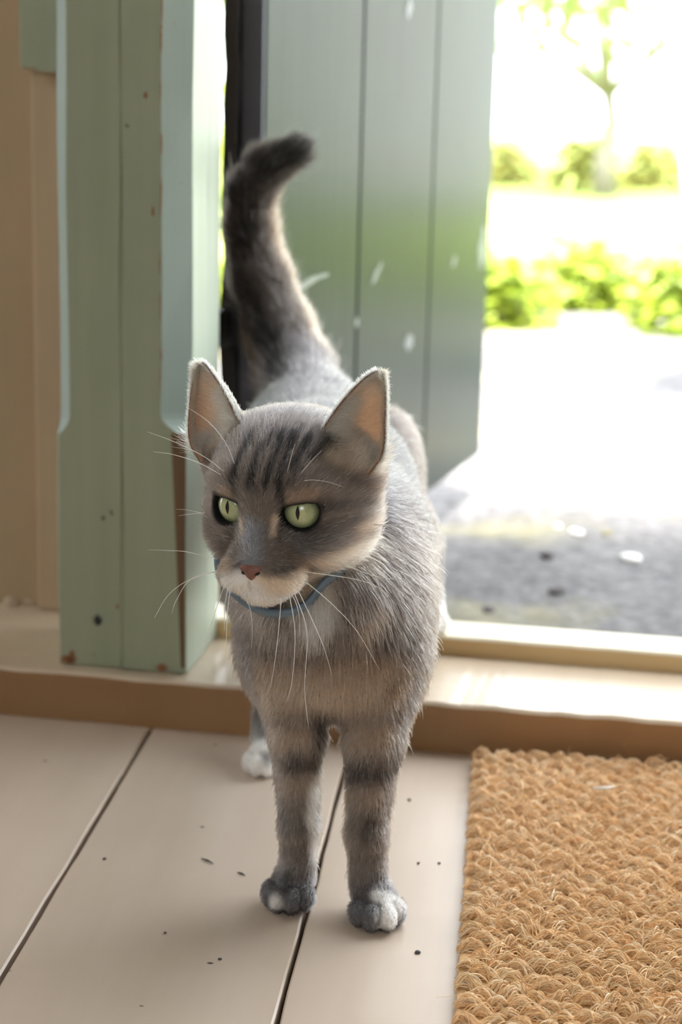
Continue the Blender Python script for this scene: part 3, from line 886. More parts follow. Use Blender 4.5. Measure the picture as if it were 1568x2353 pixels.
def build_surface(vox):
    los = np.array([pbox(p, .008)[0] for p in PRIMS]).min(0)
    his = np.array([pbox(p, .008)[1] for p in PRIMS]).max(0)
    N = np.ceil((his - los) / vox).astype(int) + 1
    f = np.full(N, 1.0, np.float32)
    ax = [los[i] + vox * np.arange(N[i]) for i in range(3)]
    def sub(lo, hi):
        a = np.clip(np.floor((lo - los) / vox).astype(int), 0, N - 1)
        b = np.clip(np.ceil((hi - los) / vox).astype(int) + 1, 1, N)
        g = np.stack(np.meshgrid(*[ax[i][a[i]:b[i]] for i in range(3)], indexing='ij'), -1).astype(np.float32)
        return (slice(a[0], b[0]), slice(a[1], b[1]), slice(a[2], b[2])), g
    for p in PRIMS:
        lo, hi = pbox(p, .03)
        sl, g = sub(lo, hi)
        f[sl] = smin(f[sl], pd(p, g), p['k'])
    sl, g = sub(HP - .07, HP + .07)
    f[sl] = smax(f[sl], -eye_cut(g), .0012)
    ins = f < 0
    c = np.zeros(N - 1, np.uint8)
    for i in (0, 1):
        for j in (0, 1):
            for k in (0, 1):
                c += ins[i:N[0] - 1 + i, j:N[1] - 1 + j, k:N[2] - 1 + k]
    act = (c > 0) & (c < 8)
    idx = np.argwhere(act)
    vid = np.full(N - 1, -1, np.int64); vid[act] = np.arange(len(idx))
    acc = np.zeros((len(idx), 3)); cnt = np.zeros(len(idx))
    cor = [(i, j, k) for i in (0, 1) for j in (0, 1) for k in (0, 1)]
    for a in cor:
        for ax_ in range(3):
            if a[ax_] == 0:
                b = list(a); b[ax_] = 1
                fa = f[idx[:, 0] + a[0], idx[:, 1] + a[1], idx[:, 2] + a[2]]
                fb = f[idx[:, 0] + b[0], idx[:, 1] + b[1], idx[:, 2] + b[2]]
                m_ = (fa < 0) != (fb < 0)
                t = fa[m_] / (fa[m_] - fb[m_])
                q = np.array(a, float)[None].repeat(m_.sum(), 0); q[:, ax_] += t
                acc[m_] += q; cnt[m_] += 1
    V = los + vox * (idx + acc / cnt[:, None])
    faces = []
    for ax_ in range(3):
        sl0 = [slice(None)] * 3; sl1 = [slice(None)] * 3
        sl0[ax_] = slice(0, -1); sl1[ax_] = slice(1, None)
        e0, e1 = ins[tuple(sl0)], ins[tuple(sl1)]
        o1, o2 = [(1, 2), (2, 0), (0, 1)][ax_]
        ee = np.argwhere(e0 != e1)
        ok = (ee[:, o1] > 0) & (ee[:, o2] > 0) & (ee[:, o1] < N[o1] - 1) & (ee[:, o2] < N[o2] - 1)
        ee = ee[ok]
        fl_ = e0[tuple(ee.T)]
        def cell(d1, d2):
            q = ee.copy(); q[:, o1] += d1; q[:, o2] += d2
            return vid[tuple(q.T)]
        Q = np.stack([cell(-1, -1), cell(0, -1), cell(0, 0), cell(-1, 0)], -1)
        Q[~fl_] = Q[~fl_][:, ::-1]
        faces.append(Q)
    Fq = np.concatenate(faces); Fq = Fq[(Fq >= 0).all(1)]
    for _ in range(2):
        V = V - sdf_pts(V)[:, None] * sdf_grad(V) * .9
    return V, Fq

# ---- colours
C_ = lambda r, g, b: np.array(lin(r, g, b)[:3])
TAUPE, SLATE, DARK, TAN, CREAM, WHITE = C_(98, 88, 82), C_(94, 92, 95), C_(26, 25, 27), C_(168, 142, 119), C_(214, 190, 166), C_(242, 238, 232)
PAINT = []   # (frame, polyline, width, colour, strength)
BRIDGE = C_(128, 130, 138)
PAINT.append(('h', [(-0.0138, -0.0043, 0.0512), (0.0028, -0.0093, 0.0534), (0.0216, -0.0115, 0.0501)], 0.011, SLATE, 0.6))
PAINT.append(('h', [(-0.0032, 0.0151, 0.0447), (0.0086, 0.0120, 0.0458), (0.0217, 0.0093, 0.0433)], 0.009, SLATE, 0.5))
PAINT.append(('h', [(0.0035, 0.0379, 0.0157), (0.0003, 0.0413, 0.0040)], 0.006, TAUPE*1.3, 0.6))
PAINT.append(('h', [(-0.0010, 0.0278, 0.0348), (0.0154, 0.0307, 0.0293), (0.0067, 0.0353, 0.0226)], 0.011, TAUPE*1.3, 0.5))
PAINT.append(('h', [(-0.0031, 0.0436, -0.0010), (-0.0002, 0.0505, -0.0100), (-0.0006, 0.0526, -0.0149)], 0.006, BRIDGE, 0.85))
PAINT.append(('h', [(-0.0134, 0.0163, 0.0418), (-0.0137, 0.0210, 0.0382), (-0.0148, 0.0297, 0.0306), (-0.0158, 0.0330, 0.0248), (-0.0156, 0.0348, 0.0170)], 0.0024, DARK, 0.95))
PAINT.append(('h', [(-0.0033, 0.0224, 0.0393), (-0.0042, 0.0319, 0.0295), (-0.0050, 0.0362, 0.0203)], 0.0024, DARK, 0.95))
PAINT.append(('h', [(0.0046, 0.0124, 0.0462), (0.0063, 0.0251, 0.0365), (0.0042, 0.0315, 0.0300), (0.0036, 0.0362, 0.0210)], 0.0024, DARK, 0.95))
PAINT.append(('h', [(0.0110, 0.0121, 0.0455), (0.0120, 0.0258, 0.0351), (0.0103, 0.0338, 0.0249), (0.0127, 0.0358, 0.0152)], 0.0024, DARK, 0.95))
PAINT.append(('h', [(0.0201, 0.0105, 0.0433), (0.0179, 0.0219, 0.0363), (0.0164, 0.0297, 0.0303)], 0.0024, DARK, 0.95))
PAINT.append(('h', [(0.0302, 0.0042, 0.0411), (0.0275, 0.0137, 0.0365), (0.0235, 0.0201, 0.0351)], 0.0024, DARK, 0.95))
PAINT.append(('h', [(0.0140, 0.0056, 0.0481), (0.0130, 0.0183, 0.0404)], 0.0014, DARK, 0.6))
PAINT.append(('h', [(-0.0006, 0.0136, 0.0457), (0.0005, 0.0234, 0.0385)], 0.0014, DARK, 0.6))
PAINT.append(('h', [(0.0214, 0.0015, 0.0474), (0.0192, 0.0094, 0.0444)], 0.0015, DARK, 0.6))
PAINT.append(('h', [(-0.0130, 0.0126, 0.0446), (-0.0118, 0.0203, 0.0393)], 0.003, DARK, 0.6))
PAINT.append(('h', [(0.0214, 0.0261, 0.0321), (0.0162, 0.0333, 0.0239)], 0.0018, DARK, 0.55))
PAINT.append(('h', [(-0.0028, 0.0337, 0.0264), (-0.0005, 0.0374, 0.0178)], 0.0014, DARK, 0.5))
PAINT.append(('h', [(0.0317, 0.0276, 0.0111), (0.0385, 0.0186, 0.0076), (0.0478, 0.0010, 0.0041), (0.0368, -0.0580, -0.0128)], 0.0028, DARK, 0.65))
PAINT.append(('h', [(0.0242, 0.0328, -0.0040), (0.0391, 0.0215, -0.0030), (0.0465, 0.0067, -0.0025)], 0.0045, DARK, 0.5))
PAINT.append(('h', [(0.0165, 0.0351, -0.0069), (0.0279, 0.0318, -0.0108), (0.0378, 0.0243, -0.0108)], 0.0065, SLATE*.7, 0.7))
PAINT.append(('h', [(0.0330, 0.0240, 0.0235), (0.0414, 0.0063, 0.0211), (0.0505, -0.0035, 0.0175)], 0.004, SLATE*.7, 0.4))
PAINT.append(('h', [(0.0453, 0.0098, -0.0085), (0.0490, -0.0089, -0.0107)], 0.003, TAN, 0.5))
PAINT.append(('h', [(0.0241, 0.0402, -0.0239), (0.0340, 0.0243, -0.0211), (0.0433, 0.0060, -0.0206), (0.0417, -0.0331, -0.0281)], 0.005, CREAM, 0.8))
PAINT.append(('h', [(0.0198, 0.0149, -0.0358), (0.0327, 0.0068, -0.0310), (0.0402, -0.0188, -0.0342)], 0.0075, CREAM, 0.75))
PAINT.append(('h', [(0.0198, 0.0050, -0.0474), (0.0097, 0.0086, -0.0513)], 0.009, CREAM, 0.9))
PAINT.append(('h', [(0.0321, -0.0037, -0.0428), (0.0429, -0.0179, -0.0417)], 0.008, TAUPE, 0.5))
PAINT.append(('h', [(0.0045, 0.0525, -0.0271), (0.0180, 0.0515, -0.0275), (0.0228, 0.0442, -0.0310)], 0.0066, CREAM*1.1, 0.95))
PAINT.append(('h', [(-0.0040, 0.0508, -0.0311), (0.0001, 0.0491, -0.0368), (0.0128, 0.0409, -0.0397)], 0.0085, WHITE*.95, 0.98))
PAINT.append(('h', [(-0.0074, 0.0532, -0.0267), (-0.0138, 0.0533, -0.0281)], 0.0055, WHITE*.95, 0.95))
PAINT.append(('h', [(0.0091, 0.0518, -0.0198), (0.0147, 0.0476, -0.0178), (0.0208, 0.0375, -0.0183)], 0.004, TAUPE, 0.8))
PAINT.append(('h', [(0.0136, 0.0505, -0.0206), (0.0171, 0.0475, -0.0197)], 0.0018, DARK, 0.6))
PAINT.append(('h', [(0.0188, 0.0455, -0.0195), (0.0211, 0.0412, -0.0195)], 0.0016, DARK, 0.5))
PAINT.append(('h', [(0.0159, 0.0512, -0.0229), (0.0202, 0.0479, -0.0228)], 0.0012, DARK, 0.45))
PAINT.append(('h', [(0.0094, 0.0379, 0.0056), (0.0094, 0.0412, -0.0033)], 0.0019, CREAM, 0.8))
PAINT.append(('h', [(-0.0112, 0.0373, 0.0030), (-0.0087, 0.0420, -0.0036)], 0.0016, CREAM, 0.65))
PAINT.append(('h', [(0.0120, 0.0370, 0.0005), (0.0114, 0.0408, -0.0058)], 0.0018, DARK, 0.75))
PAINT.append(('h', [(-0.0352, 0.0273, -0.0072), (-0.0294, 0.0309, -0.0136), (-0.0259, 0.0290, -0.0210)], 0.005, DARK, 0.6))
PAINT.append(('h', [(-0.0171, 0.0354, -0.0091), (-0.0119, 0.0471, -0.0141)], 0.0035, DARK, 0.5))
PAINT.append(('h', [(-0.0179, 0.0463, -0.0192), (-0.0149, 0.0510, -0.0219)], 0.004, TAN, 0.6))
PAINT.append(('h', [(-0.0211, 0.0430, -0.0202), (-0.0177, 0.0481, -0.0206)], 0.0014, DARK, 0.5))
PAINT.append(('h', [(0.0175, 0.0343, 0.0166), (0.0254, 0.0313, 0.0185), (0.0291, 0.0291, 0.0181)], 0.0028, TAN, 0.55))
PAINT.append(('h', [(-0.0256, 0.0315, 0.0160), (-0.0177, 0.0341, 0.0167)], 0.0025, TAN, 0.5))
PAINT.append(('h', [(0.0339, 0.0087, 0.0334), (0.0448, -0.0011, 0.0269), (0.0503, -0.0051, 0.0261)], 0.006, CREAM, 0.55))
PAINT.append(('h', [(0.0287, 0.0085, 0.0393), (0.0341, 0.0019, 0.0390)], 0.0045, DARK, 0.6))
PAINT.append(('h', [(0.0515, -0.0060, 0.0252), (0.0543, -0.0153, 0.0235)], 0.004, DARK, 0.65))
PAINT.append(('h', [(-0.0206, 0.0055, 0.0459), (-0.0171, 0.0140, 0.0422)], 0.004, SLATE*.8, 0.5))
PAINT.append(('h', [(0.0303, -0.0831, -0.0075), (0.0410, -0.0557, -0.0198)], 0.006, SLATE, 0.5))
PAINT.append(('h', [(-0.0018, 0.0519, -0.0275), (-0.0017, 0.0503, -0.0316), (0.0046, 0.0505, -0.0325)], 0.0008, DARK, 0.4))
PAINT.append(('w', [(-0.0987, 0.9533, 0.1957), (-0.1030, 0.9536, 0.1850)], 0.0075, WHITE, 0.75))
PAINT.append(('w', [(-0.1497, 0.9922, 0.1739), (-0.1372, 0.9787, 0.1691), (-0.1226, 0.9665, 0.1669), (-0.0937, 0.9595, 0.1680), (-0.0646, 0.9721, 0.1737)], 0.01, DARK, 0.45))
PAINT.append(('w', [(-0.1320, 0.9809, 0.1512), (-0.0942, 0.9661, 0.1567), (-0.0594, 0.9782, 0.1575)], 0.01, TAN, 0.35))
PAINT.append(('w', [(-0.1343, 0.9843, 0.1336), (-0.1129, 0.9754, 0.1392), (-0.0942, 0.9702, 0.1406), (-0.0766, 0.9747, 0.1402), (-0.0578, 0.9799, 0.1449)], 0.0125, TAN, 0.8))
PAINT.append(('w', [(-0.1495, 0.9922, 0.1549), (-0.1413, 0.9930, 0.1276), (-0.1666, 1.2071, 0.0270)], 0.007, SLATE*.8, 0.55))
PAINT.append(('w', [(-0.0988, 0.9799, 0.1235), (-0.0998, 0.9872, 0.0988)], 0.007, DARK, 0.75))
PAINT.append(('w', [(-0.1258, 0.9785, 0.1087), (-0.1124, 0.9762, 0.1104)], 0.008, TAN, 0.55))
PAINT.append(('w', [(-0.0813, 0.9779, 0.1116), (-0.0630, 0.9751, 0.1151)], 0.009, TAN, 0.6))
PAINT.append(('w', [(-0.1579, 1.1855, 0.0159), (-0.1147, 0.9756, 0.0945), (-0.1010, 0.9904, 0.0906)], 0.0062, DARK, 0.75))
PAINT.append(('w', [(-0.0879, 0.9848, 0.0879), (-0.0699, 0.9720, 0.0926), (-0.0546, 0.9819, 0.0939)], 0.0068, DARK, 0.75))
PAINT.append(('w', [(-0.1196, 0.9753, 0.0799), (-0.1067, 0.9770, 0.0801)], 0.007, TAN, 0.4))
PAINT.append(('w', [(-0.0830, 0.9784, 0.0727), (-0.0667, 0.9704, 0.0769)], 0.007, TAN, 0.35))
PAINT.append(('w', [(-0.1220, 0.9761, 0.0613), (-0.1192, 0.9718, 0.0521)], 0.004, DARK, 0.5))
PAINT.append(('w', [(-0.1109, 0.9720, 0.0596), (-0.1094, 0.9709, 0.0545)], 0.003, DARK, 0.35))
PAINT.append(('w', [(-0.1250, 0.9810, 0.0394), (-0.1080, 0.9726, 0.0413)], 0.004, DARK, 0.4))
PAINT.append(('w', [(-0.0687, 0.9681, 0.0626), (-0.0703, 0.9653, 0.0525)], 0.0042, DARK, 0.55))
PAINT.append(('w', [(-0.0581, 0.9772, 0.0747), (-0.0590, 0.9757, 0.0670)], 0.0035, DARK, 0.4))
PAINT.append(('w', [(-0.0818, 0.9755, 0.0376), (-0.0654, 0.9670, 0.0410)], 0.004, DARK, 0.4))
PAINT.append(('w', [(-0.0851, 0.9803, 0.0662), (-0.0852, 0.9755, 0.0458), (-0.0830, 0.9755, 0.0319)], 0.0042, CREAM, 0.6))
PAINT.append(('w', [(-0.1037, 0.9797, 0.0764), (-0.1044, 0.9752, 0.0587), (-0.1029, 0.9801, 0.0341)], 0.004, WHITE, 0.8))  # inner edge of the foreleg: white fur plus painted rim light
PAINT.append(('w', [(-0.1243, 0.9602, 0.0111), (-0.1237, 0.9596, 0.0080)], 0.0042, WHITE, 0.85))
PAINT.append(('w', [(-0.1197, 0.9738, 0.0216), (-0.1162, 0.9676, 0.0161)], 0.003, DARK, 0.6))
PAINT.append(('w', [(-0.1347, 0.9766, 0.0136), (-0.1263, 0.9645, 0.0140)], 0.004, SLATE*1.2, 0.5))
PAINT.append(('w', [(-0.0523, 0.9584, 0.0151), (-0.0538, 0.9453, 0.0101)], 0.0075, WHITE, 0.95))
PAINT.append(('w', [(-0.0620, 0.9581, 0.0201), (-0.0574, 0.9562, 0.0171)], 0.0045, WHITE*.9, 0.8))
PAINT.append(('w', [(-0.0610, 0.9533, 0.0155), (-0.0606, 0.9443, 0.0073)], 0.0022, DARK, 0.7))
PAINT.append(('w', [(-0.0720, 0.9598, 0.0172), (-0.0666, 0.9444, 0.0110)], 0.005, SLATE*.8, 0.6))
PAINT.append(('w', [(-0.0491, 0.9859, 0.1811), (-0.0532, 0.9816, 0.1581), (-0.0590, 0.9795, 0.1423)], 0.006, DARK, 0.45))
PAINT.append(('w', [(-0.0600, 0.9742, 0.1865), (-0.0645, 0.9730, 0.1708)], 0.006, DARK, 0.35))
PAINT.append(('w', [(-0.0673, 0.9668, 0.1935), (-0.0741, 0.9616, 0.1842)], 0.006, TAN, 0.4))
PAINT.append(('w', [(-0.0468, 0.9885, 0.1454), (-0.0487, 0.9900, 0.1230)], 0.006, SLATE, 0.6))
PAINT.append(('w', [(-0.0519, 0.9843, 0.1111), (-0.0539, 0.9810, 0.0984)], 0.005, DARK, 0.4))
PAINT.append(('w', [(-0.1874, 1.4164, 0.2674), (-0.1584, 1.4155, 0.2723), (-0.1286, 1.4062, 0.2657)], 0.02, SLATE*1.2, 0.5))
PAINT.append(('w', [(-0.2271, 1.4397, 0.4052), (-0.2160, 1.4365, 0.4232), (-0.1924, 1.4327, 0.4378), (-0.1721, 1.4410, 0.4452)], 0.013, DARK*.6, 0.9))
PAINT.append(('w', [(-0.2274, 1.4420, 0.3980), (-0.2212, 1.4393, 0.3735), (-0.2261, 1.4494, 0.3438), (-0.2118, 1.4426, 0.3087), (-0.1969, 1.4313, 0.2814), (-0.1848, 1.3979, 0.2611)], 0.0125, DARK*.5, 0.95))
PAINT.append(('w', [(-0.1991, 1.4552, 0.3946), (-0.1979, 1.4549, 0.3660), (-0.1856, 1.4631, 0.3367), (-0.1719, 1.4619, 0.3080), (-0.1568, 1.4478, 0.2808)], 0.0075, TAN, 0.6))  # lighter right side against the dark left: backlight painted into the tail
PAINT.append(('w', [(-0.2224, 1.4533, 0.2925), (-0.2150, 1.4433, 0.2645)], 0.009, TAUPE*.7, 0.6))

for sx in (-1, 1):   # pale tufts at the root of each ear
    PAINT.append(('h', [(sx * .034, -.006, .040), (sx * .044, -.008, .034), (sx * .047, -.010, .024)], .0065, CREAM, .9))
    PAINT.append(('h', [(sx * .042, -.012, .040), (sx * .046, -.012, .034)], .0100, CREAM, .95))


def seg_dist(P, pl):
    pl = np.asarray(pl, float)
    if len(pl) == 1: return np.linalg.norm(P - pl[0], axis=-1)
    d = np.full(len(P), 9.0)
    for a, b in zip(pl[:-1], pl[1:]):
        ba = b - a
        h = np.clip((P - a) @ ba / (ba @ ba + 1e-12), 0, 1)
        d = np.minimum(d, np.linalg.norm(P - a - h[:, None] * ba, axis=-1))
    return d

def region_weights(P):
    D_ = np.stack([pd(p, P) for p in PRIMS], -1)
    dm = D_.min(-1, keepdims=True)
    w = np.exp(-(D_ - dm) / .005)
    return w / w.sum(-1, keepdims=True)

RG = ['body', 'chest', 'neck', 'shoulder', 'leg', 'paw', 'hind', 'hindpaw', 'tail', 'head']
RIDX = np.array([RG.index(p['rgn']) for p in PRIMS])
RCOL = {'body': SLATE * .44, 'chest': TAUPE * 1.05, 'neck': SLATE * .5, 'shoulder': TAUPE * .75, 'leg': TAUPE * 1.1, 'paw': SLATE * .9, 'hind': TAUPE * .6, 'hindpaw': WHITE, 'tail': TAUPE * .5, 'head': TAUPE}
def colour_at(P, W):
    wr = np.zeros((len(P), len(RG)))
    for i in range(len(PRIMS)): wr[:, RIDX[i]] += W[:, i]
    cb = wr @ np.array([RCOL[r_] for r_ in RG])
    # faint mackerel bands on the flanks
    band = .5 + .5 * np.sin(P[:, 1] * 150 + 9 * P[:, 2])
    fb = wr[:, 0] * np.clip(np.abs(P[:, 0] + .12) / .05, 0, 1) * .35
    cb = cb * (1 - (fb * band)[:, None] * .5)
    L = hl(P)
    for fr, pl, w, colr, st in PAINT:
        Q = L if fr == 'h' else P
        pl = np.asarray(pl, float)
        lo, hi = pl.min(0) - 2.2 * w, pl.max(0) + 2.2 * w
        m_ = np.all((Q > lo) & (Q < hi), axis=-1)
        if not m_.any(): continue
        d = seg_dist(Q[m_], pl)
        a = st * np.clip(1.5 - d / w, 0, 1) ** 1.0
        a = np.minimum(a, st)
        cb[m_] = cb[m_] * (1 - a[:, None]) + colr * a[:, None]
    return cb, wr

def cat_skin_mat():
    t = NT('cat_skin')
    at = t.n('ShaderNodeAttribute', attribute_name='skin_colour')
    t.l(at.outputs['Color'], t.b.inputs['Base Color'])
    t.b.inputs['Roughness'].default_value = .7
    t.b.inputs['Specular IOR Level'].default_value = .25
    tr = t.n('ShaderNodeBsdfTranslucent'); t.l(at.outputs['Color'], tr.inputs['Color'])
    mx = t.n('ShaderNodeMixShader'); t.l(at.outputs['Alpha'], mx.inputs[0])
    t.l(t.b.outputs[0], mx.inputs[1]); t.l(tr.outputs[0], mx.inputs[2]); t.l(mx.outputs[0], t.out.inputs['Surface'])
    return t.m
def fur_mat():
    m_ = bpy.data.materials.new('cat_fur'); m_.use_nodes = True
    t = m_.node_tree; t.nodes.remove(t.nodes['Principled BSDF'])
    at = t.nodes.new('ShaderNodeAttribute'); at.attribute_name = 'fur_colour'
    h = t.nodes.new('ShaderNodeBsdfHairPrincipled')
    h.model = 'CHIANG'; h.parametrization = 'COLOR'
    h.inputs['Roughness'].default_value = .45
    h.inputs['Radial Roughness'].default_value = .6
    t.links.new(at.outputs['Color'], h.inputs['Color'])
    t.links.new(h.outputs[0], t.nodes['Material Output'].inputs['Surface'])
    return m_
M['skin'] = cat_skin_mat()
M['fur'] = fur_mat()

V, Fq = build_surface(.0015)
Wt = region_weights(V)
vc, vr = colour_at(V, Wt)
ec = eye_cut(V)
nearhead = vr[:, RG.index('head')] > .5
rim = np.clip(1 - (ec - .0006) / .0018, 0, 1) * nearhead
vc = vc * (1 - rim[:, None]) + np.array([.006, .006, .007]) * rim[:, None]

cat_me = bpy.data.meshes.new('cat_body')
cat_me.vertices.add(len(V)); cat_me.vertices.foreach_set('co', V.astype(np.float32).ravel())
cat_me.loops.add(Fq.size); cat_me.loops.foreach_set('vertex_index', Fq.astype(np.int32).ravel())
cat_me.polygons.add(len(Fq)); cat_me.polygons.foreach_set('loop_start', np.arange(0, Fq.size, 4, dtype=np.int32))
cat_me.update(calc_edges=True)
cat_me.polygons.foreach_set('use_smooth', np.ones(len(Fq), bool))
ca = cat_me.attributes.new('skin_colour', 'FLOAT_COLOR', 'POINT')
ca.data.foreach_set('color', np.c_[vc * .75, np.ones(len(V))].astype(np.float32).ravel())
cat = add_obj('cat', cat_me, M['skin'], None, 'grey tabby cat with green eyes standing in the doorway', 'cat')

# ---- fur strands
def grow(P, Nn, flow, L, lift, r, k=5, curl=.12):
    """strand points for roots P with normals Nn combed along flow"""
    t = flow - (flow * Nn).sum(-1, keepdims=True) * Nn
    t /= np.linalg.norm(t, axis=-1, keepdims=True) + 1e-6
    t = t + r.normal(0, curl, t.shape); t /= np.linalg.norm(t, axis=-1, keepdims=True)
    s = np.linspace(0, 1, k)
    lf = (lift * r.uniform(.6, 1.4, len(P)))[:, None]
    out = P[:, None, :] - Nn[:, None, :] * .0004
    out = out + (L[:, None] * s)[..., None] * t[:, None, :] * .93
    out = out + (L[:, None] * lf * (s * (1.55 - .75 * s)))[..., None] * Nn[:, None, :]
    return out

def head_flow(L):
    """comb direction in head coordinates: away from the nose"""
    src = np.array([0, .052, -.015])
    f = L - src
    f = f / (np.linalg.norm(f, axis=-1, keepdims=True) + 1e-6)
    up = np.clip((L[:, 2] - .01) / .03, 0, 1)[:, None]
    f = f * (1 - .5 * up) + np.array([0, -.75, .55]) * up * .5 + np.sign(L[:, :1]) * np.array([[.12, 0, 0]])
    low = np.clip((-.012 - L[:, 2]) / .02, 0, 1)[:, None]
    f = f + low * np.array([0, -.2, -.55])
    return f

def make_fur():
    r = np.random.default_rng(5)
    tri = np.concatenate([Fq[:, [0, 1, 2]], Fq[:, [0, 2, 3]]])
    a, b, c = V[tri[:, 0]], V[tri[:, 1]], V[tri[:, 2]]
    area = .5 * np.linalg.norm(np.cross(b - a, c - a), axis=1)
    cen = (a + b + c) / 3
    rg = vr[tri[:, 0]]
    hd = rg[:, RG.index('head')]
    Lc = hl(cen)
    face = hd * np.clip((Lc[:, 1] + .03) / .03, 0, 1)
    dens = 130e4 + 260e4 * face + 130e4 * rg[:, RG.index('paw')] + 60e4 * rg[:, RG.index('leg')] + 30e4 * rg[:, RG.index('tail')]
    wgt = area * dens
    n = int(wgt.sum())
    pick = r.choice(len(tri), n, p=wgt / wgt.sum())
    u, v = r.random(n), r.random(n)
    fl_ = u + v > 1; u[fl_], v[fl_] = 1 - u[fl_], 1 - v[fl_]
    P = a[pick] * (1 - u - v)[:, None] + b[pick] * u[:, None] + c[pick] * v[:, None]
    ec_ = eye_cut(P)
    L_ = hl(P)
    keep = ~((ec_ < .0020) & (np.linalg.norm(L_, axis=1) < .08))
    nose_d = np.linalg.norm((L_ - np.array([0, .0525, -.0208])) / np.array([.0095, .010, .0066]), axis=1)
    keep &= nose_d > 1
    P, pick, L_, ec_ = P[keep], pick[keep], L_[keep], ec_[keep]
    VN = sdf_grad(V)
    Nn = VN[tri[pick, 0]] * (1 - u - v)[keep][:, None] + VN[tri[pick, 1]] * u[keep][:, None] + VN[tri[pick, 2]] * v[keep][:, None]
    Nn /= np.linalg.norm(Nn, axis=1, keepdims=True)
    Wp = Wt[tri[pick, 0]]
    hi = np.array([p['head'] for p in PRIMS])
    flb = np.array([(0, 0, 0) if p['head'] else (p['flow'] if p['flow'] is not None else (0, 0, -1)) for p in PRIMS], float)
    hfrac = Wp[:, hi].sum(1)
    flow = Wp @ flb + hfrac[:, None] * hdir(head_flow(L_))
    Ln = Wp @ np.array([p['fl'] for p in PRIMS])
    # shorter fur close to eyes and nose
    Ln = Ln * (1 - .45 * hfrac * np.clip(1 - ec_ / .007, 0, 1))
    Ln = Ln * r.uniform(.65, 1.2, len(P))
    # clumping: low-frequency wobble of the comb direction
    q = P * 260
    wob = np.stack([np.sin(q[:, 1] * 1.3 + 2 * np.sin(q[:, 2])), np.sin(q[:, 2] * 1.1 + 2 * np.sin(q[:, 0])), np.sin(q[:, 0] * 1.2 + 2 * np.sin(q[:, 1]))], -1)
    q2 = P * 900
    wob2 = np.stack([np.sin(q2[:, 1] + 2 * np.sin(q2[:, 2])), np.sin(q2[:, 2] + 2 * np.sin(q2[:, 0])), np.sin(q2[:, 0] + 2 * np.sin(q2[:, 1]))], -1)
    flow = flow / (np.linalg.norm(flow, axis=1, keepdims=True) + 1e-6) + .03 * wob + .04 * wob2
    colr, rg2 = colour_at(P, Wp)
    lift = np.full(len(P), .34) + .30 * rg2[:, RG.index('tail')] + .12 * rg2[:, RG.index('chest')] + .05 * rg2[:, RG.index('body')] - .06 * rg2[:, RG.index('head')]
    guard = (r.random(len(P)) < .025) & (rg2[:, RG.index('head')] < .3) & (rg2[:, RG.index('paw')] < .3)
    Ln[guard] *= 1.3; lift[guard] *= 1.35
    S = grow(P, Nn, flow, Ln, lift, r)
    colr = colr * np.exp(r.normal(0, .16, (len(P), 1)))
    colr[guard] = colr[guard] * .8 + WHITE * .12
    pale = r.random(len(P)) < .05
    colr[pale] = colr[pale] * .4 + WHITE * .5
    rad = np.where(rg2[:, RG.index('head')] > .5, .00013, .00019) * r.uniform(.8, 1.2, len(P))
    hair_object('fur', S, rad, np.clip(colr, 0, .95), M['fur'], cat, 'stuff')
make_fur()

# ---- ears: cupped shells grown on the same body mesh
VB = -.08
def ear_shell(sx, nu=33, nv=26):
    Bc = np.array([sx * .0372, -.005, .0310]); T = np.array([sx * .0545, -.015, .0770])
    a = T - Bc; h = np.linalg.norm(a); a = a / h
    o = np.array([sx * .10, .97, .08]); o -= a * o.dot(a); o /= np.linalg.norm(o)
    s_ = np.cross(o, a); s_ /= np.linalg.norm(s_)
    if s_[0] * sx < 0: s_ = -s_
    phi = np.radians(np.linspace(-104, 104, nu))
    v = np.linspace(VB, 1, nv)
    PT = np.zeros((nv, nu, 3))
    for j, vv in enumerate(v):
        w = max(0.0, 1 - max(vv, 0) ** 1.55) ** .72
        rho = (.0168 if vv > .12 else .0168 - .012 * (.12 - vv)) * w + .0012
        dep = .0125 * w + .0008
        shift = s_ * (.0035 * (1 - vv) * 0) 
        PT[j] = Bc + a * h * vv + shift + rho * np.sin(phi)[:, None] * s_ - dep * (np.cos(phi) - .25)[:, None] * o
        # outer edge bulges near the base
        PT[j] += s_ * (.0022 * math.exp(-((vv - .25) / .25) ** 2)) * np.clip(np.sin(phi), 0, 1)[:, None]
    return PT, a, o, s_, v, phi

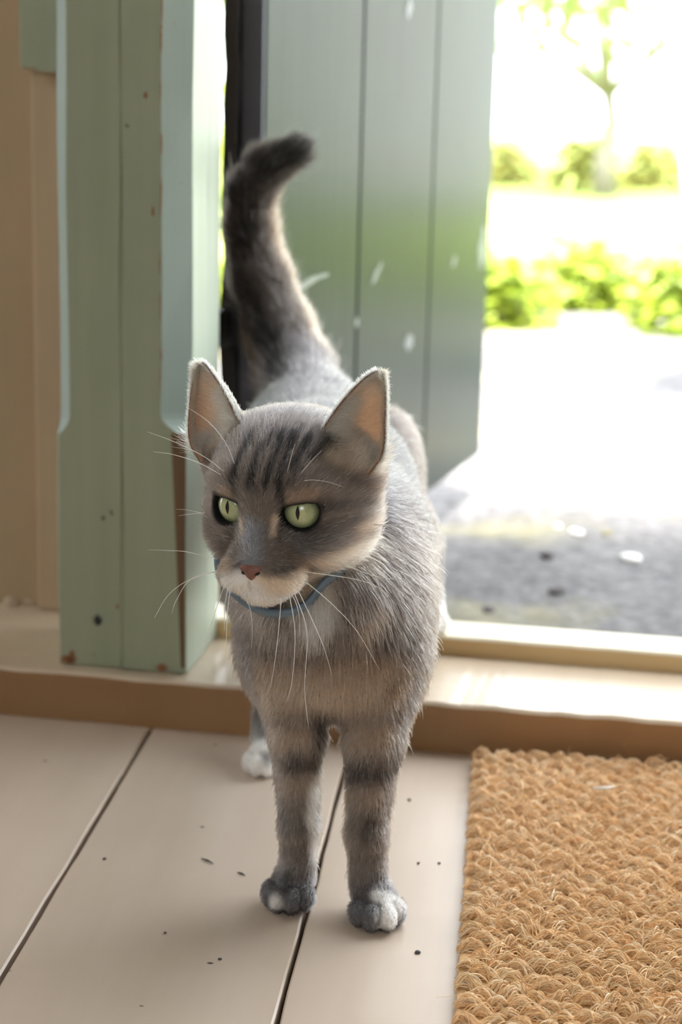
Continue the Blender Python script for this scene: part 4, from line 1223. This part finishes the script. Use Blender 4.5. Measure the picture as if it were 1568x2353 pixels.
ear_fur = []
def add_ears():
    verts, faces, cols, alph = [], [], [], []
    r = np.random.default_rng(9)
    INNER, EDGE, BACK = C_(250, 208, 172), C_(235, 215, 200), C_(150, 138, 128)
    for sx in (-1, 1):
        PT, a, o, s_, v, phi = ear_shell(sx)
        nv, nu = PT.shape[:2]
        du = np.gradient(PT, axis=1); dv = np.gradient(PT, axis=0)
        Nn = np.cross(du, dv); Nn /= np.linalg.norm(Nn, axis=-1, keepdims=True) + 1e-9
        if (Nn[nv // 2, nu // 2] @ o) < 0: Nn = -Nn      # inner side looks out of the opening
        base = len(verts)
        inner, outer = PT + Nn * .0006, PT - Nn * .0006
        for lay, cc in ((inner, INNER), (outer, BACK)):
            for j in range(nv):
                for i in range(nu):
                    verts.append(hw(lay[j, i])); cols.append(cc); alph.append(.8)
        nn = nv * nu
        for j in range(nv - 1):
            for i in range(nu - 1):
                p = base + j * nu + i
                faces.append((p, p + 1, p + nu + 1, p + nu)); q = p + nn
                faces.append((q, q + nu, q + nu + 1, q + 1))
        ring = [base + j * nu for j in range(nv)] + [base + (nv - 1) * nu + i for i in range(nu)] + [base + j * nu + nu - 1 for j in range(nv - 1, -1, -1)]
        for p, q in zip(ring[:-1], ring[1:]):
            if p != q: faces.append((p, q, q + nn, p + nn))
        # fur on the ear
        def sample(n, vlo, vhi, ulo=0, uhi=1):
            jj = r.uniform(np.clip((vlo - VB) / (1 - VB), 0, 1) * (nv - 1), (vhi - VB) / (1 - VB) * (nv - 1.001), n); ii = r.uniform(ulo * (nu - 1), uhi * (nu - 1.001), n)
            j0, i0 = jj.astype(int), ii.astype(int)
            return PT[j0, i0] + (PT[np.minimum(j0 + 1, nv - 1), i0] - PT[j0, i0]) * (jj - j0)[:, None] + (PT[j0, np.minimum(i0 + 1, nu - 1)] - PT[j0, i0]) * (ii - i0)[:, None], Nn[j0, i0], (jj / (nv - 1) * (1 - VB) + VB), ii / (nu - 1)
        def put(P, N_, flow, L, lift, colr, rad, curl=.14):
            S = grow(P, N_, flow, L, lift, r, 5, curl)
            ear_fur.append((hw(S.reshape(-1, 3)).reshape(S.shape), colr, np.full(len(P), rad)))
        # short fur on the back of the ear
        n = 3400; P, N_, vv, uu = sample(n, -.1, 1)
        put(P - N_ * .0006, -N_, np.tile(a, (n, 1)) + .2 * r.normal(size=(n, 3)), r.uniform(.002, .004, n), np.full(n, .35), BACK * r.uniform(.7, 1.3, (n, 1)), .00012)
        # down inside the cup
        n = 9000; P, N_, vv, uu = sample(n, -.08, 1)
        put(P + N_ * .0006, N_, np.tile(a * .6 + s_ * .7, (n, 1)), r.uniform(.004, .0085, n), np.full(n, .3), C_(244, 208, 172) * r.uniform(.8, 1.1, (n, 1)), .00011)
        # long pale tufts from the front edge sweeping outwards across the cup
        n = 2600; P, N_, vv, uu = sample(n, -.08, .62, .0, .22)
        put(P + N_ * .0006, o[None] * .5 - s_[None] * .15 + .0 * N_, np.tile(s_ * 1.0 + a * .35, (n, 1)), r.uniform(.008, .021, n) * np.clip(1.15 - vv, .3, 1), np.full(n, .25), C_(238, 208, 178) * r.uniform(.8, 1.1, (n, 1)), .00013, .2)
        n = 1200; P, N_, vv, uu = sample(n, -.08, .18, .1, .85)
        put(P + N_ * .0006, np.tile(o, (n, 1)), np.tile(s_ * .6 + a * .8, (n, 1)), r.uniform(.008, .018, n), np.full(n, .5), C_(232, 210, 190) * r.uniform(.8, 1.1, (n, 1)), .00013, .25)
        # pale fringe along the rim
        for ulo, uhi in ((0, .05), (.95, 1)):
            n = 1500; P, N_, vv, uu = sample(n, 0, 1, ulo, uhi)
            out_ = (uu - .5)[:, None] * 2 * s_[None]
            put(P, out_ * .6 + o[None] * .6, a[None] + out_ * .5, r.uniform(.0018, .0036, n), np.full(n, .5), WHITE * r.uniform(.8, 1.05, (n, 1)), .00012, .3)
        n = 700; P, N_, vv, uu = sample(n, .86, 1)
        put(P, np.tile(a, (n, 1)), s_[None] * (uu - .5)[:, None] * 2 + a[None], r.uniform(.0015, .003, n), np.full(n, .6), WHITE * r.uniform(.8, 1.05, (n, 1)), .00012, .3)
    return np.array(verts), faces, np.array(cols), np.array(alph)
EV, EF, EC, EA = add_ears()
# join the ear shells into the body mesh
Vall = np.r_[V, EV]
cat_me.clear_geometry()
EFa = np.array(EF) + len(V)
Fall = np.r_[Fq, EFa]
cat_me.vertices.add(len(Vall)); cat_me.vertices.foreach_set('co', Vall.astype(np.float32).ravel())
cat_me.loops.add(Fall.size); cat_me.loops.foreach_set('vertex_index', Fall.astype(np.int32).ravel())
cat_me.polygons.add(len(Fall)); cat_me.polygons.foreach_set('loop_start', np.arange(0, Fall.size, 4, dtype=np.int32))
cat_me.update(calc_edges=True)
cat_me.polygons.foreach_set('use_smooth', np.ones(len(Fall), bool))
ca = cat_me.attributes.get('skin_colour') or cat_me.attributes.new('skin_colour', 'FLOAT_COLOR', 'POINT')
ca.data.foreach_set('color', np.r_[np.c_[vc * .95, np.zeros(len(V))], np.c_[EC, EA]].astype(np.float32).ravel())
S = np.concatenate([x[0] for x in ear_fur])
hair_object('ear_fur', S, np.concatenate([x[2] for x in ear_fur]), np.clip(np.concatenate([x[1] for x in ear_fur]), 0, .95), M['fur'], cat, 'stuff')

# ---- eyes
def eye_mat():
    t = NT('green_iris')
    tc = t.n('ShaderNodeTexCoord')
    sp_ = t.n('ShaderNodeSeparateXYZ'); t.l(tc.outputs['Object'], sp_.inputs[0])
    cmb = t.n('ShaderNodeCombineXYZ'); t.l(sp_.outputs[0], cmb.inputs[0]); t.l(sp_.outputs[2], cmb.inputs[2])
    ln = t.n('ShaderNodeVectorMath', operation='LENGTH'); t.l(cmb.outputs[0], ln.inputs[0])
    col = t.ramp(ln.outputs['Value'], [(0.0, lin(178, 180, 122)), (0.0045, lin(184, 190, 148)), (.0075, lin(168, 178, 140)), (.0092, lin(110, 122, 96)), (.0100, lin(20, 20, 18))])
    nz = t.noise(tc.outputs['Object'], 900, 3)
    col = t.mix(.25, col, t.ramp(nz, [(.3, lin(150, 158, 96)), (.7, lin(206, 208, 160))]))
    t.l(col, t.b.inputs['Base Color'])
    t.b.inputs['Roughness'].default_value = .25
    t.b.inputs['Coat Weight'].default_value = 1.0
    t.b.inputs['Coat Roughness'].default_value = .02
    return t.m
M['eye'] = eye_mat()
t = NT('pupil'); t.b.inputs['Base Color'].default_value = (.004, .004, .005, 1); t.b.inputs['Roughness'].default_value = .05; M['pupil'] = t.m
GAZE = np.array([-.06, .995, .05]); GAZE /= np.linalg.norm(GAZE)
for (E, e, ex, ez), nm in zip(EYES, ('cat\'s right eye, left in the picture', 'cat\'s left eye, right in the picture')):
    bm = bmesh.new()
    bmesh.ops.create_uvsphere(bm, u_segments=40, v_segments=28, radius=EYE_R)
    bmesh.ops.rotate(bm, verts=bm.verts, cent=(0, 0, 0), matrix=Matrix.Rotation(math.pi / 2, 3, 'X'))
    o = add_obj('eye', bm_mesh(bm, 'eye', True), M['eye'], cat)
    # local +y of the eye looks along the gaze
    g = e * .55 + GAZE * .45
    g /= np.linalg.norm(g)
    gw = hdir(g); upw = hdir(np.array([0, 0, 1.])); upw -= gw * upw.dot(gw); upw /= np.linalg.norm(upw)
    sw = np.cross(gw, upw)
    mm = Matrix.Identity(4)
    for i in range(3):
        mm[i][0], mm[i][1], mm[i][2], mm[i][3] = sw[i], gw[i], upw[i], hw(E)[i]
    o.matrix_world = mm
    vs_, fs_ = [], []
    nz_, nx2 = 18, 6
    for j in range(nz_ + 1):
        tz = -1 + 2 * j / nz_
        for i in range(nx2 + 1):
            txx = -1 + 2 * i / nx2
            x, z = txx * .0012 * (1 - abs(tz) ** 1.7), tz * .0042 + .0008
            vs_.append((x, math.sqrt((EYE_R + .00006) ** 2 - x * x - z * z), z))
    for j in range(nz_):
        for i in range(nx2):
            p = j * (nx2 + 1) + i
            fs_.append((p, p + 1, p + nx2 + 2, p + nx2 + 1))
    add_obj('pupil', mesh_from('pupil', vs_, fs_, True), M['pupil'], o)

# ---- nose
t = NT('nose_leather')
nzc = t.noise(t.coords(), 1400, 2)
t.l(t.ramp(nzc, [(.3, lin(112, 70, 60)), (.7, lin(140, 94, 82))]), t.b.inputs['Base Color'])
t.b.inputs['Roughness'].default_value = .45
t.bump(nzc, .3, .0003)
M['nose'] = t.m
bm = bmesh.new()
bmesh.ops.create_uvsphere(bm, u_segments=32, v_segments=20, radius=1.0)
for v in bm.verts:
    x, y, z = v.co
    wz = .0090 * (1.0 + .18 * z) * (1 - .62 * max(0, -z) ** 1.2)
    lx = x * wz
    ly = .0488 + y * .0062 - .0012 * x * x - .0010 * z
    lz = -.0208 + z * .0058 + .0008 * abs(x)
    # nostril hollows on both sides low down
    for sx in (-1, 1):
        d2 = ((x - sx * .62) / .26) ** 2 + ((z + .28) / .26) ** 2
        if y > 0: ly -= .0014 * math.exp(-d2)
    v.co = Vector(hw((lx, ly, lz)))
nose = add_obj('nose', bm_mesh(bm, 'nose', True), M['nose'], cat)
for sx in (-1, 1):
    q = [(sx * .0030, .0536, -.0222), (sx * .0042, .0533, -.0217), (sx * .0056, .0520, -.0210)]
    add_obj('nostril', tube_mesh('nostril', [hw(x) for x in q], [.0003, .0009, .0004], 8), M['pupil'], nose)

# ---- collar
def collar():
    c = np.array([-.1200, .9770, .2325])
    nrm = np.array([-.22, -.84, .4957]); nrm /= np.linalg.norm(nrm)
    fwd = np.array([-.1255, .9535, .1925]) - c; fwd -= nrm * fwd.dot(nrm); fwd /= np.linalg.norm(fwd)
    left = np.cross(nrm, fwd)
    n = 96
    rad = []
    for i in range(n):
        an = 2 * math.pi * i / n
        d = fwd * math.cos(an) + left * math.sin(an)
        rr = np.linspace(.015, .075, 90)
        f = sdf_pts(c + rr[:, None] * d)
        k = np.argmax(f > 0)
        rad.append(min(rr[k] if f[k] > 0 else .05, .05))
    rad = np.array(rad)
    an = (2 * np.pi * np.arange(n) / n + np.pi) % (2 * np.pi) - np.pi
    win = np.exp(-((an + .42) / 1.0) ** 6)
    for _ in range(60): rad = (np.roll(rad, 1) + rad + np.roll(rad, -1)) / 3
    rad = win * (.35 * np.clip(rad + .006, .0450, .0490) + .65 * .0485) + (1 - win) * (np.minimum(rad, .046) - .004)
    prof = [(-.0012, -.0058), (.0012, -.0058), (.0022, -.0046), (.0022, .0046), (.0012, .0058), (-.0012, .0058)]
    vs_, fs_ = [], []
    for i in range(n):
        an = 2 * math.pi * i / n
        d = fwd * math.cos(an) + left * math.sin(an)
        for (dr, dn) in prof: vs_.append(c + d * (rad[i] + dr) + nrm * dn)
    for i in range(n):
        i2 = (i + 1) % n
        for k in range(6):
            k2 = (k + 1) % 6
            fs_.append((i * 6 + k, i * 6 + k2, i2 * 6 + k2, i2 * 6 + k))
    t = NT('blue_grey_collar'); t.b.inputs['Base Color'].default_value = lin(104, 122, 138); t.b.inputs['Roughness'].default_value = .45
    o = add_obj('collar', mesh_from('collar', vs_, fs_, True), t.m, cat, 'plain blue-grey collar round the neck')
collar()

# ---- whiskers
t = NT('whisker'); t.b.inputs['Base Color'].default_value = (.93, .92, .9, 1); t.b.inputs['Roughness'].default_value = .3; M['whisker'] = t.m
WHISKERS = [
    [(-0.1080, 0.9220, 0.2259), (-0.0791, 0.9230, 0.2227), (-0.0647, 0.9240, 0.2182), (-0.0543, 0.9250, 0.2085)],
    [(-0.1050, 0.9180, 0.2215), (-0.0898, 0.9120, 0.2115), (-0.0745, 0.9060, 0.1980), (-0.0609, 0.9000, 0.1784)],
    [(-0.1097, 0.9170, 0.2190), (-0.0990, 0.9113, 0.2001), (-0.0921, 0.9057, 0.1873), (-0.0869, 0.9000, 0.1745)],
    [(-0.1116, 0.9170, 0.2177), (-0.1023, 0.9097, 0.1954), (-0.1020, 0.9023, 0.1654), (-0.0984, 0.8950, 0.1443)],
    [(-0.1139, 0.9160, 0.2178), (-0.1087, 0.9090, 0.1953), (-0.1088, 0.9020, 0.1701), (-0.1106, 0.8950, 0.1598)],
    [(-0.1172, 0.9160, 0.2152), (-0.1178, 0.9090, 0.1948), (-0.1186, 0.9020, 0.1795), (-0.1198, 0.8950, 0.1668)],
    [(-0.1133, 0.9170, 0.2171), (-0.1083, 0.9113, 0.2095), (-0.1061, 0.9057, 0.2038), (-0.1047, 0.9000, 0.1957)],
    [(-0.0889, 0.9350, 0.2291), (-0.0704, 0.9333, 0.2229), (-0.0581, 0.9317, 0.2215), (-0.0483, 0.9300, 0.2217)],
    [(-0.0700, 0.9500, 0.2474), (-0.0598, 0.9433, 0.2494), (-0.0521, 0.9367, 0.2518), (-0.0446, 0.9300, 0.2540)],
    [(-0.1547, 0.9250, 0.2296), (-0.1721, 0.9267, 0.2325), (-0.1835, 0.9283, 0.2323), (-0.1949, 0.9300, 0.2318)],
    [(-0.1529, 0.9220, 0.2242), (-0.1710, 0.9213, 0.2172), (-0.1819, 0.9207, 0.2081), (-0.1891, 0.9200, 0.1953)],
    [(-0.1521, 0.9220, 0.2237), (-0.1683, 0.9197, 0.2190), (-0.1763, 0.9173, 0.2068), (-0.1783, 0.9150, 0.1998)],
    [(-0.1488, 0.9200, 0.2187), (-0.1525, 0.9133, 0.2066), (-0.1561, 0.9067, 0.1934), (-0.1608, 0.9000, 0.1827)],
    [(-0.1473, 0.9180, 0.2168), (-0.1482, 0.9137, 0.2080), (-0.1479, 0.9093, 0.2006), (-0.1471, 0.9050, 0.1944)],
    [(-0.1461, 0.9180, 0.2156), (-0.1466, 0.9103, 0.2003), (-0.1456, 0.9027, 0.1828), (-0.1442, 0.8950, 0.1666)],
    [(-0.1513, 0.9360, 0.2755), (-0.1634, 0.9307, 0.2859), (-0.1794, 0.9253, 0.2947), (-0.1933, 0.9200, 0.3006)],
    [(-0.1520, 0.9360, 0.2735), (-0.1658, 0.9307, 0.2821), (-0.1794, 0.9253, 0.2874), (-0.1897, 0.9200, 0.2897)],
    [(-0.1455, 0.9360, 0.2770), (-0.1511, 0.9290, 0.2940), (-0.1596, 0.9220, 0.3069), (-0.1703, 0.9150, 0.3160)],
    [(-0.1200, 0.9300, 0.2684), (-0.1171, 0.9250, 0.2781), (-0.1142, 0.9200, 0.2888), (-0.1114, 0.9150, 0.2983)],
    [(-0.1194, 0.9300, 0.2667), (-0.1093, 0.9240, 0.2798), (-0.1028, 0.9180, 0.2885), (-0.0964, 0.9120, 0.2959)],
    [(-0.1171, 0.9300, 0.2685), (-0.1066, 0.9217, 0.2768), (-0.0950, 0.9133, 0.2788), (-0.0840, 0.9050, 0.2781)],
    [(-0.1665, 0.9500, 0.2494), (-0.1715, 0.9500, 0.2502), (-0.1766, 0.9500, 0.2510), (-0.1828, 0.9500, 0.2512)],
    [(-0.1666, 0.9500, 0.2499), (-0.1715, 0.9500, 0.2492), (-0.1765, 0.9500, 0.2484), (-0.1815, 0.9500, 0.2474)],
    [(-0.1384, 0.9160, 0.2141), (-0.1339, 0.9107, 0.2059), (-0.1318, 0.9053, 0.1976), (-0.1313, 0.9000, 0.1869)],
]
def cr(pts, n=18):
    P = [np.array(p) for p in pts]; P = [2 * P[0] - P[1]] + P + [2 * P[-1] - P[-2]]
    out = []
    for i in range(1, len(P) - 2):
        for k in range(n // (len(P) - 3)):
            u = k / (n // (len(P) - 3))
            out.append(.5 * ((2 * P[i]) + (-P[i - 1] + P[i + 1]) * u + (2 * P[i - 1] - 5 * P[i] + 4 * P[i + 1] - P[i + 2]) * u * u + (-P[i - 1] + 3 * P[i] - 3 * P[i + 1] + P[i + 2]) * u ** 3))
    out.append(P[-2])
    return out
for wk in WHISKERS:
    pts = cr(wk)
    add_obj('whisker', tube_mesh('whisker', pts, list(np.linspace(.00026, .00007, len(pts))), 6), M['whisker'], cat)
